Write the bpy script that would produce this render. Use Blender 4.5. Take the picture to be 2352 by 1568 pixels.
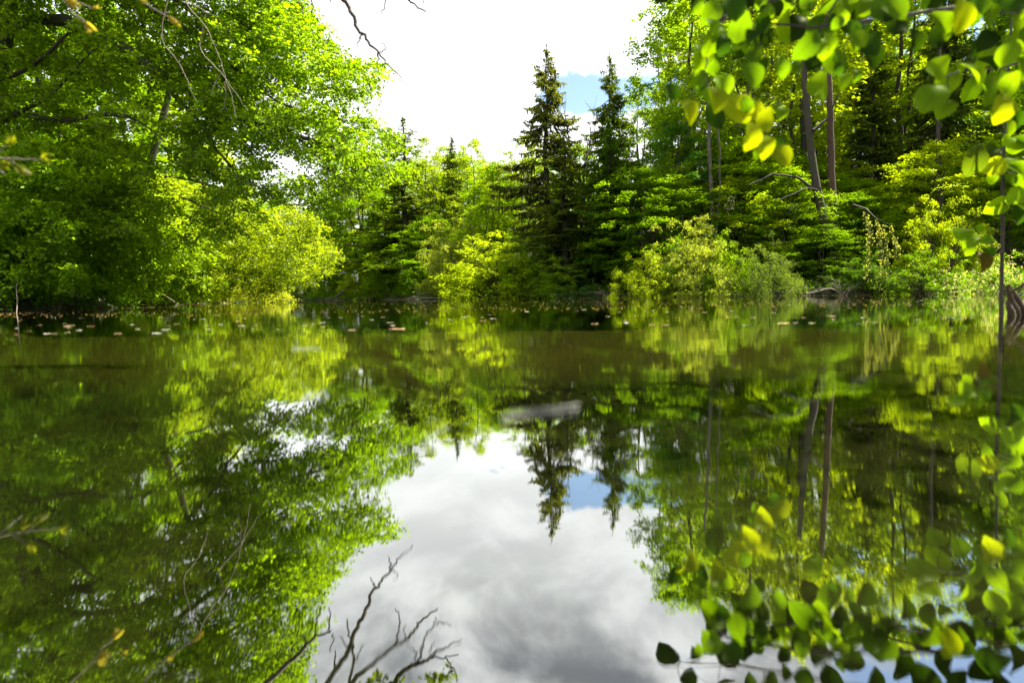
import bpy, math, random
import numpy as np
from mathutils import Matrix, Vector

for o in list(bpy.data.objects):
    bpy.data.objects.remove(o)
sc = bpy.context.scene
COL = sc.collection
random.seed(7)
R = np.random.default_rng(7)

# ------------------------------------------------------------------ camera
CAM_H, PITCH, ROLL, FPX = 0.18, math.radians(2.5), math.radians(0.8), 1300.0
cam_d = bpy.data.cameras.new('camera')
cam = bpy.data.objects.new('camera', cam_d)
COL.objects.link(cam)
cam_d.sensor_width = 36.0
cam_d.lens = FPX / 2352 * 36.0
cam_d.shift_y = -48.0 / 2352
cam_d.clip_start = 0.02
cam_d.clip_end = 2000
CM = Matrix.Translation((0, 0, CAM_H)) @ Matrix.Rotation(math.pi / 2 - PITCH, 4, 'X') @ Matrix.Rotation(-ROLL, 4, 'Z')
cam.matrix_world = CM
cam_d.dof.use_dof = True
cam_d.dof.focus_distance = 22.0
cam_d.dof.aperture_fstop = 1.3
sc.camera = cam

# ------------------------------------------------------------------ world: daylight sky with broken cloud
SUN_EL, SUN_AZ = math.radians(57), math.radians(70)      # azimuth measured from +Y, clockwise
world = bpy.data.worlds.new('World')
sc.world = world
world.use_nodes = True
nt = world.node_tree
nt.nodes.clear()
def N(t, k, **kw):
    n = t.nodes.new(k)
    for a, b in kw.items():
        setattr(n, a, b)
    return n
def mth(t, op, a, b=None, c=None, clamp=False):
    n = N(t, 'ShaderNodeMath', operation=op)
    n.use_clamp = clamp
    for i, v in enumerate((a, b, c)):
        if v is None: continue
        if isinstance(v, (int, float)): n.inputs[i].default_value = v
        else: t.links.new(v, n.inputs[i])
    return n.outputs[0]
def ramp(t, fac, pts, interp='LINEAR'):
    n = N(t, 'ShaderNodeValToRGB')
    n.color_ramp.interpolation = interp
    while len(n.color_ramp.elements) < len(pts): n.color_ramp.elements.new(0.5)
    for e, (p, c) in zip(n.color_ramp.elements, pts):
        e.position = p
        e.color = (c[0], c[1], c[2], 1) if not isinstance(c, (int, float)) else (c, c, c, 1)
    t.links.new(fac, n.inputs[0])
    return n.outputs[0]
def noise(t, vec, scale, detail=4, rough=0.55, dist=0.0):
    n = N(t, 'ShaderNodeTexNoise')
    n.inputs['Scale'].default_value = scale
    n.inputs['Detail'].default_value = detail
    n.inputs['Roughness'].default_value = rough
    n.inputs['Distortion'].default_value = dist
    if vec is not None: t.links.new(vec, n.inputs['Vector'])
    return n.outputs[0]
def mixc(t, fac, a, b, blend='MIX'):
    n = N(t, 'ShaderNodeMix', data_type='RGBA', blend_type=blend)
    for s, v in ((n.inputs[0], fac), (n.inputs[6], a), (n.inputs[7], b)):
        if isinstance(v, (int, float)): s.default_value = v
        elif isinstance(v, tuple): s.default_value = (v[0], v[1], v[2], 1)
        else: t.links.new(v, s)
    return n.outputs[2]

sky = N(nt, 'ShaderNodeTexSky', sky_type='NISHITA')
sky.sun_disc = False
sky.sun_elevation = SUN_EL
sky.sun_rotation = SUN_AZ
sky.air_density = 1.0
sky.dust_density = 0.6
tc = N(nt, 'ShaderNodeTexCoord')
sep = N(nt, 'ShaderNodeSeparateXYZ')
nt.links.new(tc.outputs['Generated'], sep.inputs[0])
den = mth(nt, 'ADD', mth(nt, 'MAXIMUM', sep.outputs[2], 0.0), 0.22)
cx = mth(nt, 'DIVIDE', sep.outputs[0], den)
cy = mth(nt, 'DIVIDE', sep.outputs[1], den)
cmb = N(nt, 'ShaderNodeCombineXYZ')
nt.links.new(cx, cmb.inputs[0]); nt.links.new(cy, cmb.inputs[1])
n1 = noise(nt, cmb.outputs[0], 1.15, 7, 0.55, 0.15)
n2 = noise(nt, cmb.outputs[0], 2.7, 8, 0.60, 0.25)
# a break in the cloud on the right-hand side of the view (elongated hole in cloud-plane coordinates)
def gap(x0, y0, rx, ry, rot):
    dx = mth(nt, 'SUBTRACT', cx, x0); dy = mth(nt, 'SUBTRACT', cy, y0)
    c, s = math.cos(rot), math.sin(rot)
    u = mth(nt, 'ADD', mth(nt, 'MULTIPLY', dx, c / rx), mth(nt, 'MULTIPLY', dy, s / rx))
    v = mth(nt, 'ADD', mth(nt, 'MULTIPLY', dx, -s / ry), mth(nt, 'MULTIPLY', dy, c / ry))
    return mth(nt, 'SQRT', mth(nt, 'ADD', mth(nt, 'MULTIPLY', u, u), mth(nt, 'MULTIPLY', v, v)))
g1 = gap(0.30, 1.70, 0.32, 0.12, -0.28)
g2 = gap(0.98, 1.12, 0.55, 0.30, 0.4)
gg = mth(nt, 'MINIMUM', g1, g2)
cov = mth(nt, 'ADD', mth(nt, 'MULTIPLY', mth(nt, 'SUBTRACT', gg, 1.0), 0.9), mth(nt, 'MULTIPLY', mth(nt, 'SUBTRACT', n2, 0.5), 3.4))
cov2 = ramp(nt, mth(nt, 'ADD', cov, 0.30), [(0.0, 0.0), (0.30, 1.0)], 'EASE')
holes = ramp(nt, n1, [(0.28, 0.35), (0.36, 1.0)], 'EASE')
cover = mth(nt, 'MULTIPLY', cov2, holes)
el = sep.outputs[2]
# cloud body: white against the light, greyer bases overhead
shade = mth(nt, 'ADD', mth(nt, 'MULTIPLY', n2, 0.65), mth(nt, 'MULTIPLY', n1, 0.35))
thick = mth(nt, 'MULTIPLY', ramp(nt, shade, [(0.42, 0.0), (0.58, 1.0)], 'EASE'), ramp(nt, el, [(0.28, 0.12), (0.44, 0.42), (0.56, 1.0)]))
CLOUD = mixc(nt, thick, (0.46, 0.465, 0.48), (0.115, 0.12, 0.138))
skyb = N(nt, 'ShaderNodeVectorMath', operation='SCALE')
nt.links.new(sky.outputs[0], skyb.inputs[0]); skyb.inputs['Scale'].default_value = 0.072
allsky = mixc(nt, cover, skyb.outputs[0], CLOUD)
bg = N(nt, 'ShaderNodeBackground')
bg.inputs[1].default_value = 1.0
nt.links.new(allsky, bg.inputs[0])
wo = N(nt, 'ShaderNodeOutputWorld')
nt.links.new(bg.outputs[0], wo.inputs[0])

sun_d = bpy.data.lights.new('sun', 'SUN')
sun_d.energy = 5.0
sun_d.angle = math.radians(0.5)
sun_d.color = (1.0, 0.93, 0.80)
sun = bpy.data.objects.new('sun', sun_d)
COL.objects.link(sun)
sdir = Vector((math.sin(SUN_AZ) * math.cos(SUN_EL), math.cos(SUN_AZ) * math.cos(SUN_EL), math.sin(SUN_EL)))
sun.rotation_euler = sdir.to_track_quat('Z', 'Y').to_euler()

sc.view_settings.view_transform = 'Standard'
sc.view_settings.look = 'None'
sc.view_settings.gamma = 1
sc.view_settings.exposure = 1.95
sc.view_settings.use_curve_mapping = False
sc.render.engine = 'CYCLES'
cy_ = sc.cycles
cy_.max_bounces = 7; cy_.diffuse_bounces = 4; cy_.glossy_bounces = 3
cy_.transmission_bounces = 4; cy_.transparent_max_bounces = 6
cy_.sample_clamp_indirect = 4.0
cy_.caustics_reflective = False; cy_.caustics_refractive = False
cy_.use_denoising = True
cy_.use_adaptive_sampling = True
cy_.adaptive_threshold = 0.02

# ------------------------------------------------------------------ helpers
def P(x, y, d):
    """the world point seen at picture position (x, y) (2352 x 1568 grid) at distance d along +Y"""
    v = Vector(((x - 1176) / FPX, -(y - 736) / FPX, -1.0))
    w = CM.to_3x3() @ v
    return np.array(CM.translation) + np.array(w) * (d / w.y)
def PR(x, y, d):
    """the world point whose mirror image in the water is seen at (x, y)"""
    p = P(x, y, d); p[2] = -p[2]
    return p
def nrmz(a):
    return a / np.maximum(np.linalg.norm(a, axis=-1, keepdims=True), 1e-9)

def link(name, me, mat=None, parent=None, kind=None, smooth=False, color=None):
    if mat is not None: me.materials.append(mat)
    if smooth: me.polygons.foreach_set('use_smooth', np.ones(len(me.polygons), bool))
    o = bpy.data.objects.new(name, me)
    COL.objects.link(o)
    if parent is not None: o.parent = parent
    if kind: o['kind'] = kind
    if color is not None: o.color = (*color, 1)
    return o
def mesh(name, V, F4=None, F3=None, tone=None):
    me = bpy.data.meshes.new(name)
    V = np.asarray(V, np.float32).reshape(-1, 3)
    F4 = np.zeros((0, 4), np.int32) if F4 is None or len(F4) == 0 else np.asarray(F4, np.int32)
    F3 = np.zeros((0, 3), np.int32) if F3 is None or len(F3) == 0 else np.asarray(F3, np.int32)
    me.vertices.add(len(V)); me.vertices.foreach_set('co', V.ravel())
    idx = np.concatenate([F4.ravel(), F3.ravel()])
    tot = np.concatenate([np.full(len(F4), 4), np.full(len(F3), 3)]).astype(np.int32)
    st = np.concatenate([[0], np.cumsum(tot)[:-1]]).astype(np.int32)
    me.loops.add(len(idx)); me.loops.foreach_set('vertex_index', idx)
    me.polygons.add(len(tot)); me.polygons.foreach_set('loop_start', st); me.polygons.foreach_set('loop_total', tot)
    if tone is not None:
        a = me.attributes.new('tone', 'FLOAT', 'FACE')
        a.data.foreach_set('value', np.asarray(tone, np.float32))
    me.update(calc_edges=True)
    return me
def thing(name, label, cat, loc=(0, 0, 0), group=None):
    o = bpy.data.objects.new(name, None)
    COL.objects.link(o); o.location = loc; o.empty_display_size = 0.3
    o['label'] = label; o['category'] = cat
    if group: o['group'] = group
    return o
def tag(o, label, cat, group=None):
    o['label'] = label; o['category'] = cat
    if group: o['group'] = group
    return o

class Tubes:
    def __init__(s): s.V = []; s.F = []; s.n = 0
    def add(s, pts, rad, k=5):
        pts = np.asarray(pts, float); m = len(pts)
        if np.isscalar(rad): rad = np.full(m, rad)
        rad = np.asarray(rad, float)
        t = np.gradient(pts, axis=0); t = nrmz(t)
        ref = np.array([0.31, 0.22, 0.92]) if abs(t[0][2]) < 0.9 else np.array([1.0, 0.1, 0.0])
        a = nrmz(np.cross(t, ref)); b = np.cross(t, a)
        ang = np.arange(k) * 2 * np.pi / k
        ring = pts[:, None, :] + rad[:, None, None] * (np.cos(ang)[None, :, None] * a[:, None, :] + np.sin(ang)[None, :, None] * b[:, None, :])
        s.V.append(ring.reshape(-1, 3))
        i = np.arange(m - 1)[:, None] * k; j = np.arange(k)[None, :]
        q = np.stack([i + j, i + (j + 1) % k, i + k + (j + 1) % k, i + k + j], -1).reshape(-1, 4) + s.n
        s.F.append(q); s.n += m * k
    def prisms(s, A, B, r0, r1):
        A = np.asarray(A); B = np.asarray(B); m = len(A)
        if m == 0: return
        t = nrmz(B - A); a = nrmz(np.cross(t, np.array([0.3, 0.5, 0.81]))); b = np.cross(t, a)
        ang = np.arange(3) * 2 * np.pi / 3
        o = np.cos(ang)[None, :, None] * a[:, None] + np.sin(ang)[None, :, None] * b[:, None]
        V = np.concatenate([A[:, None] + o * r0, B[:, None] + o * r1], 1).reshape(-1, 3)
        i = np.arange(m)[:, None] * 6
        q = np.concatenate([np.stack([i + j, i + (j + 1) % 3, i + 3 + (j + 1) % 3, i + 3 + j], -1) for j in range(3)], 1).reshape(-1, 4)
        s.V.append(V); s.F.append(q + s.n); s.n += m * 6
    def build(s, name, mat, parent=None, **kw):
        if not s.V: return None
        return link(name, mesh(name, np.concatenate(s.V), np.concatenate(s.F)), mat, parent, smooth=True, **kw)

class Leaves:
    def __init__(s): s.p = []; s.a = []; s.n = []; s.L = []; s.W = []; s.t = []
    def add(s, p, a, n, L, W, t):
        m = len(p)
        s.p.append(p); s.a.append(a); s.n.append(n)
        s.L.append(np.broadcast_to(L, (m,))); s.W.append(np.broadcast_to(W, (m,))); s.t.append(np.broadcast_to(t, (m,)))
    def count(s): return sum(len(x) for x in s.p)
    def mesh(s, name, hexa=False):
        p = np.concatenate(s.p); a = nrmz(np.concatenate(s.a)); n = np.concatenate(s.n)
        L = np.concatenate(s.L)[:, None]; W = np.concatenate(s.W)[:, None]; t = np.concatenate(s.t)
        side = nrmz(np.cross(a, n)); n = np.cross(side, a)
        m = len(p)
        if hexa:
            f = 0.22
            V = np.stack([p, p + a * L * .3 + side * W * .46 + n * W * f * .5, p + a * L * .68 + side * W * .40 + n * W * f * .4 - n * L * .05,
                          p + a * L - n * L * .16, p + a * L * .68 - side * W * .40 + n * W * f * .4 - n * L * .05, p + a * L * .3 - side * W * .46 + n * W * f * .5], 1)
            i = np.arange(m)[:, None] * 6
            F = np.concatenate([np.concatenate([i, i + 1, i + 2, i + 3], 1), np.concatenate([i, i + 3, i + 4, i + 5], 1)], 1).reshape(-1, 4)
            return mesh(name, V.reshape(-1, 3), F4=F, tone=np.repeat(t, 2))
        V = np.stack([p, p + a * L * .42 + side * W * .5 + n * W * .15, p + a * L, p + a * L * .42 - side * W * .5 + n * W * .15], 1)
        i = np.arange(m)[:, None] * 4
        F = np.concatenate([np.concatenate([i, i + 1, i + 2], 1), np.concatenate([i, i + 2, i + 3], 1)], 1).reshape(-1, 3)
        return mesh(name, V.reshape(-1, 3), F3=F, tone=np.repeat(t, 2))

def runit(m):
    return nrmz(R.normal(size=(m, 3)))
def spray(LV, C, rad, ntw, nl, L, aspect=0.62, flat=0.55, droop=0.15, tonev=0.28, T=None, twr=0.004, tbase=None):
    """leafy twigs radiating from every clump centre"""
    C = np.asarray(C, float); m = len(C)
    rad = np.broadcast_to(np.asarray(rad, float), (m, 3))
    u = runit(m * ntw).reshape(m, ntw, 3)
    k = R.uniform(0.35, 1.0, (m, ntw, 1)) ** 0.6
    s = C[:, None] + u * rad[:, None] * 0.06
    e = C[:, None] + u * rad[:, None] * k
    ln = np.linalg.norm(e - s, axis=-1, keepdims=True)
    dn = np.array([0, 0, -1.0])
    tt = (np.arange(nl)[None, None, :] + R.random((m, ntw, nl))) / nl
    tt = 0.2 + 0.85 * tt
    pos = s[:, :, None] + (e - s)[:, :, None] * tt[..., None] + dn * (droop * tt[..., None] ** 2 * ln[:, :, None])
    d = nrmz(e - s)[:, :, None]
    sd = nrmz(np.cross(d, np.array([0, 0, 1.0]))) * np.where(np.arange(nl) % 2 == 0, 1, -1)[None, None, :, None]
    ax = d * 0.5 + sd * 0.8 + R.normal(size=pos.shape) * 0.35 + dn * 0.25
    nr = np.array([0, 0, 1.0]) * flat + R.normal(size=pos.shape) * (1 - flat) * 0.75
    pos = pos + R.normal(size=pos.shape) * L * 0.35
    LL = L * R.uniform(0.6, 1.2, pos.shape[:3])
    ct = (R.normal(size=(m, 1, 1)) * 0.16 if tbase is None else np.asarray(tbase)[:, None, None]) + R.normal(size=(m, ntw, 1)) * 0.10
    tone = np.clip(1 + ct + R.normal(size=LL.shape) * tonev * 0.6, 0.45, 1.7)
    LV.add(pos.reshape(-1, 3), ax.reshape(-1, 3), nr.reshape(-1, 3), LL.ravel(), (LL * aspect).ravel(), tone.ravel())
    if T is not None:
        T.prisms(s.reshape(-1, 3), (e + dn * droop * ln).reshape(-1, 3), twr, twr * 0.35)

def bez(a, b, c, n):
    t = np.linspace(0, 1, n)[:, None]
    return a * (1 - t) ** 2 + 2 * b * t * (1 - t) + c * t * t
def bez1(a, b, c, t):
    return a * (1 - t) ** 2 + 2 * b * t * (1 - t) + c * t * t
class Skel:
    """branch skeleton: every clump joins the nearest branch that can carry it"""
    def __init__(s, T): s.T = T; s.n = []; s.r = []
    def poly(s, pts, r0, r1, k=6, wob=0.0):
        pts = np.asarray(pts, float)
        # resample smoothly
        t = np.linspace(0, len(pts) - 1, (len(pts) - 1) * 4 + 1); q = np.stack([np.interp(t, np.arange(len(pts)), pts[:, i]) for i in range(3)], 1)
        for _ in range(2):
            q[1:-1] = (q[:-2] + 2 * q[1:-1] + q[2:]) / 4
        if wob: q[1:-1] += R.normal(size=q[1:-1].shape) * wob
        rr = np.linspace(r0, r1, len(q)); s.T.add(q, rr, k)
        s.n.extend(list(q)); s.r.extend(list(rr))
    def attach(s, C, r=0.02, rmin=0.006, up=0.5, k=4, sag=0.12):
        C = np.asarray(C, float)
        base = np.array(s.n)
        order = np.argsort(np.min(np.linalg.norm(C[:, None] - base[None], axis=2), axis=1))
        for i in order:
            c = C[i]; nn = np.array(s.n)
            dv = c - nn; dist = np.linalg.norm(dv, axis=1)
            cost = dist + up * np.maximum(0, -dv[:, 2]) * 2 + up * 0.5 * np.maximum(0, dist * 0.25 - dv[:, 2])
            j = int(np.argmin(cost)); a = nn[j]; D = dist[j]
            if D < 0.05: continue
            mid = (a + c) / 2 + np.array([0, 0, sag * D]) + R.normal(size=3) * D * 0.10
            m = 5 if D < 1.2 else 8
            q = bez(a, mid, c, m); q[1:-1] += R.normal(size=q[1:-1].shape) * D * 0.02
            r0 = min(s.r[j] * 0.7, max(rmin * 1.3, r * min(1.6, D)))
            rr = np.linspace(r0, min(rmin, r0 * .8), m)
            s.T.add(q, rr, k)
            s.n.extend(list(q[1:])); s.r.extend(list(rr[1:]))
def inpoly(px, py, poly):
    c = np.zeros(len(px), bool); n = len(poly)
    for i in range(n):
        x1, y1 = poly[i]; x2, y2 = poly[(i + 1) % n]
        k = (y1 > py) != (y2 > py)
        xi = (x2 - x1) * (py - y1) / (y2 - y1 + 1e-9) + x1
        c ^= k & (px < xi)
    return c

# ------------------------------------------------------------------ materials
def newmat(name):
    m = bpy.data.materials.new(name); m.use_nodes = True
    m.node_tree.nodes.clear()
    return m, m.node_tree
def leaf_material(name, trans=0.5, gloss=0.05, hue=0.5, veins=False):
    m, t = newmat(name)
    oi = N(t, 'ShaderNodeObjectInfo'); at = N(t, 'ShaderNodeAttribute', attribute_name='tone')
    tone = at.outputs['Fac']
    if veins:
        tone = mth(t, 'ADD', 0.8, mth(t, 'MULTIPLY', oi.outputs['Random'], 0.4))
    sc1 = N(t, 'ShaderNodeVectorMath', operation='SCALE')
    t.links.new(oi.outputs['Color'], sc1.inputs[0]); t.links.new(tone, sc1.inputs['Scale'])
    # young leaves (high tone) are yellower
    c1 = mixc(t, mth(t, 'MULTIPLY', mth(t, 'SUBTRACT', tone, 0.85), 0.9, clamp=True), sc1.outputs[0], (1.22, 1.0, 0.6), 'MULTIPLY')
    if veins:
        geo = N(t, 'ShaderNodeTexCoord')
        sp = N(t, 'ShaderNodeSeparateXYZ'); t.links.new(geo.outputs['Object'], sp.inputs[0])
        ab = mth(t, 'ABSOLUTE', sp.outputs[0])
        ph = mth(t, 'FRACT', mth(t, 'MULTIPLY', mth(t, 'SUBTRACT', sp.outputs[1], mth(t, 'MULTIPLY', ab, 0.9)), 8.0))
        vein = mth(t, 'MAXIMUM', mth(t, 'LESS_THAN', ph, 0.10), mth(t, 'LESS_THAN', ab, 0.012))
        c1 = mixc(t, mth(t, 'MULTIPLY', vein, 0.8), c1, (0.5, 0.55, 0.5), 'MULTIPLY')
        bl = noise(t, geo.outputs['Object'], 7, 3)
        c1 = mixc(t, mth(t, 'MULTIPLY', bl, 0.5), c1, (0.75, 0.8, 0.6), 'MULTIPLY')
    df = N(t, 'ShaderNodeBsdfDiffuse'); t.links.new(c1, df.inputs[0])
    ct = mixc(t, 1.0, c1, (2.6, 2.25, 0.35), 'MULTIPLY')
    tr = N(t, 'ShaderNodeBsdfTranslucent'); t.links.new(ct, tr.inputs[0])
    mx = N(t, 'ShaderNodeMixShader'); mx.inputs[0].default_value = trans
    t.links.new(df.outputs[0], mx.inputs[1]); t.links.new(tr.outputs[0], mx.inputs[2])
    gl = N(t, 'ShaderNodeBsdfGlossy'); gl.inputs['Roughness'].default_value = 0.42; gl.inputs[0].default_value = (.7, .75, .5, 1)
    mg = N(t, 'ShaderNodeMixShader'); mg.inputs[0].default_value = gloss
    t.links.new(mx.outputs[0], mg.inputs[1]); t.links.new(gl.outputs[0], mg.inputs[2])
    out = N(t, 'ShaderNodeOutputMaterial'); t.links.new(mg.outputs[0], out.inputs[0])
    return m
M_LEAF = leaf_material('leaf', trans=0.55, gloss=0.015)
M_NEEDLE = leaf_material('needle', trans=0.35, gloss=0.012)
M_BIGLEAF = leaf_material('broad_leaf', trans=0.66, gloss=0.006, veins=True)
M_FLOWER = leaf_material('blossom', trans=0.3, gloss=0.02)

def bark_material(name, c1, c2, moss=None, scale=6):
    m, t = newmat(name)
    tcn = N(t, 'ShaderNodeTexCoord')
    mp = N(t, 'ShaderNodeMapping'); mp.inputs['Scale'].default_value = (1, 1, 0.25)
    t.links.new(tcn.outputs['Object'], mp.inputs[0])
    n = noise(t, mp.outputs[0], scale * 3, 6, 0.65)
    col = ramp(t, n, [(0.3, c1), (0.7, c2)])
    if moss:
        mm = ramp(t, noise(t, tcn.outputs['Object'], scale * .4, 4), [(0.48, 0), (0.6, 1)])
        col = mixc(t, mm, col, moss)
    b = N(t, 'ShaderNodeBsdfPrincipled'); b.inputs['Roughness'].default_value = 0.9
    t.links.new(col, b.inputs['Base Color'])
    bp = N(t, 'ShaderNodeBump'); bp.inputs['Strength'].default_value = 0.6; bp.inputs['Distance'].default_value = 0.02
    t.links.new(n, bp.inputs['Height']); t.links.new(bp.outputs[0], b.inputs['Normal'])
    out = N(t, 'ShaderNodeOutputMaterial'); t.links.new(b.outputs[0], out.inputs[0])
    return m
M_BARK = bark_material('bark', (0.014, 0.011, 0.008), (0.065, 0.05, 0.035), (0.03, 0.04, 0.010))
M_BARKL = bark_material('pale_bark', (0.04, 0.034, 0.026), (0.16, 0.14, 0.11), (0.06, 0.07, 0.02))
M_DEAD = bark_material('dead_wood', (0.10, 0.08, 0.06), (0.30, 0.25, 0.19))
M_DARKTWIG = bark_material('dark_twig', (0.02, 0.016, 0.012), (0.07, 0.055, 0.04))
M_MOSS = bark_material('mossy_wood', (0.015, 0.010, 0.006), (0.06, 0.035, 0.012), (0.07, 0.065, 0.008), 10)

# ------------------------------------------------------------------ terrain and river
LEFT = [(-3.0, -0.9), (-5.2, 0.6), (-7.2, 4.0), (-8.6, 7.5), (-9.3, 10.0), (-10.0, 13.0), (-12.0, 19.0), (-15.8, 28.0), (-20.0, 44.0), (-25.0, 58.0), (-44.0, 74.0), (-90.0, 90.0)]
RIGHT = [(-110.0, 112.0), (-60.0, 95.0), (-27.5, 67.0), (-15.5, 51.0), (-6.3, 40.0), (2.6, 32.0), (11.2, 27.6), (18.0, 23.5), (20.5, 20.0), (19.0, 14.0), (13.5, 8.5), (8.0, 4.0), (5.6, 1.4), (3.0, -0.9)]
RIV = np.array(LEFT + RIGHT)
def sdist(x, y):
    """signed distance to the shoreline, positive on land"""
    x = np.asarray(x, float); y = np.asarray(y, float)
    d = np.full(x.shape, 1e9); n = len(RIV)
    for i in range(n):
        a = RIV[i]; b = RIV[(i + 1) % n]; e = b - a; L2 = e @ e
        t = np.clip(((x - a[0]) * e[0] + (y - a[1]) * e[1]) / L2, 0, 1)
        d = np.minimum(d, np.hypot(x - a[0] - t * e[0], y - a[1] - t * e[1]))
    ins = inpoly(x.ravel(), y.ravel(), [tuple(p) for p in RIV]).reshape(x.shape)
    return np.where(ins, -d, d)
def gz(x, y):
    x = np.asarray(x, float); y = np.asarray(y, float)
    s = sdist(x, y)
    wob = 0.35 * np.sin(x * 1.3 + y * .7) + 0.3 * np.sin(y * 1.9 - x * .6) + .2 * np.sin(3.1 * x + 2.3 * y)
    s = s + wob * 0.5 * np.clip(np.hypot(x, y) / 10, 0, 1)
    land = 0.30 * (1 - np.exp(-np.maximum(s, 0) / 0.35)) + 0.05 * np.maximum(s, 0) ** .9
    hill = np.clip(np.maximum(s - 3, 0) * 0.20, 0, 14) * (1 / (1 + np.exp(-(x + y * .25 - 6) / 5.0)))
    land = land + hill + 0.06 * wob * np.clip(s, 0, 1)
    depth = np.interp(y, [-1, 1.2, 4, 9.5, 13, 18], [0.20, 0.28, 0.34, 0.42, 1.1, 2.2])
    bed = -np.minimum(np.maximum(-s, 0) * 0.45 + 0.03, depth + 0.04 * wob)
    return np.where(s > 0, land, bed)
xs = np.concatenate([-np.geomspace(420, 46, 14), np.arange(-45, 45.1, 0.5), np.geomspace(46, 420, 14)])
ys = np.concatenate([-np.geomspace(300, 9, 12), np.arange(-8, 100.1, 0.5), np.geomspace(101, 620, 14)])
GX, GY = np.meshgrid(xs, ys)
GZ = gz(GX, GY)
nx, ny = len(xs), len(ys)
i = (np.arange(ny - 1)[:, None] * nx + np.arange(nx - 1)[None, :]).ravel()
gme = mesh('ground', np.stack([GX, GY, GZ], -1).reshape(-1, 3), np.stack([i, i + 1, i + 1 + nx, i + nx], 1))
m, t = newmat('soil_and_bed')
tcn = N(t, 'ShaderNodeTexCoord'); sp = N(t, 'ShaderNodeSeparateXYZ'); t.links.new(tcn.outputs['Object'], sp.inputs[0])
nA = noise(t, tcn.outputs['Object'], 3.0, 6, 0.6); nB = noise(t, tcn.outputs['Object'], 22.0, 4, 0.7); nC = noise(t, tcn.outputs['Object'], 0.8, 4, 0.6)
soil = mixc(t, ramp(t, nA, [(0.4, 0), (0.62, 1)]), (0.022, 0.016, 0.010), (0.035, 0.05, 0.012))
soil = mixc(t, ramp(t, nB, [(0.5, 0), (0.62, 1)]), soil, (0.06, 0.042, 0.02))
gravel = mixc(t, nB, (0.12, 0.105, 0.025), (0.36, 0.31, 0.08))
weed_shade = mixc(t, ramp(t, nA, [(0.35, 0), (0.65, 1)]), (0.008, 0.012, 0.003), (0.05, 0.045, 0.010))  # dark weed close by, with the bank trees' shade painted into its colour
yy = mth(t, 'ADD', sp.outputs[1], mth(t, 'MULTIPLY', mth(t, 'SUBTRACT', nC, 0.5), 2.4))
shallow = mixc(t, ramp(t, mth(t, 'MULTIPLY', yy, 0.1), [(0.30, 0), (0.48, 1)]), weed_shade, gravel)
deep = mixc(t, nA, (0.010, 0.075, 0.045), (0.018, 0.11, 0.055))
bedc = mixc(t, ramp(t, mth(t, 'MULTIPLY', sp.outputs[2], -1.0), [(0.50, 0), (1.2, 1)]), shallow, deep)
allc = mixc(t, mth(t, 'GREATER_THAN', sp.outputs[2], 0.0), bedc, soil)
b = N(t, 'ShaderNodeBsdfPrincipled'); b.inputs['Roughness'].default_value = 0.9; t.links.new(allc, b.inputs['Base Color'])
bp = N(t, 'ShaderNodeBump'); bp.inputs['Strength'].default_value = 0.8; bp.inputs['Distance'].default_value = 0.05
t.links.new(nB, bp.inputs['Height']); t.links.new(bp.outputs[0], b.inputs['Normal'])
out = N(t, 'ShaderNodeOutputMaterial'); t.links.new(b.outputs[0], out.inputs[0])
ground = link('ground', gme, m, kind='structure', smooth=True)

# water: calm, slightly rippled, clear enough to show the bed close by
m, t = newmat('river_water')
tcn = N(t, 'ShaderNodeTexCoord')
mp = N(t, 'ShaderNodeMapping'); mp.inputs['Scale'].default_value = (1.0, 2.2, 1); mp.inputs['Rotation'].default_value = (0, 0, 0.12)
t.links.new(tcn.outputs['Object'], mp.inputs[0])
w1 = noise(t, mp.outputs[0], 1.6, 3, 0.5); w2 = noise(t, mp.outputs[0], 9.0, 3, 0.55)
hh = mth(t, 'ADD', mth(t, 'MULTIPLY', w1, 1.0), mth(t, 'MULTIPLY', w2, 0.16))
bp = N(t, 'ShaderNodeBump'); t.links.new(ramp(t, noise(t, mp.outputs[0], 0.28, 3, 0.5), [(0.38, 0.045), (0.62, 0.20)]), bp.inputs['Strength']); bp.inputs['Distance'].default_value = 0.010
t.links.new(hh, bp.inputs['Height'])
fr = N(t, 'ShaderNodeFresnel'); fr.inputs['IOR'].default_value = 1.33
t.links.new(bp.outputs[0], fr.inputs['Normal'])
fac = mth(t, 'ADD', 0.32, mth(t, 'MULTIPLY', mth(t, 'POWER', fr.outputs[0], 0.5), 0.66))
gl = N(t, 'ShaderNodeBsdfGlossy'); gl.inputs['Roughness'].default_value = 0.006
gl.inputs[0].default_value = (0.93, 0.95, 0.90, 1)
t.links.new(bp.outputs[0], gl.inputs['Normal'])
tr = N(t, 'ShaderNodeBsdfTransparent'); tr.inputs[0].default_value = (0.58, 0.62, 0.38, 1)
mx = N(t, 'ShaderNodeMixShader'); t.links.new(fac, mx.inputs[0]); t.links.new(tr.outputs[0], mx.inputs[1]); t.links.new(gl.outputs[0], mx.inputs[2])
out = N(t, 'ShaderNodeOutputMaterial'); t.links.new(mx.outputs[0], out.inputs[0])
wme = mesh('river', [(-112, -2, 0), (24, -2, 0), (24, 114, 0), (-112, 114, 0)], [(0, 1, 2, 3)])
river = link('river_water', wme, m, kind='structure')

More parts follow.
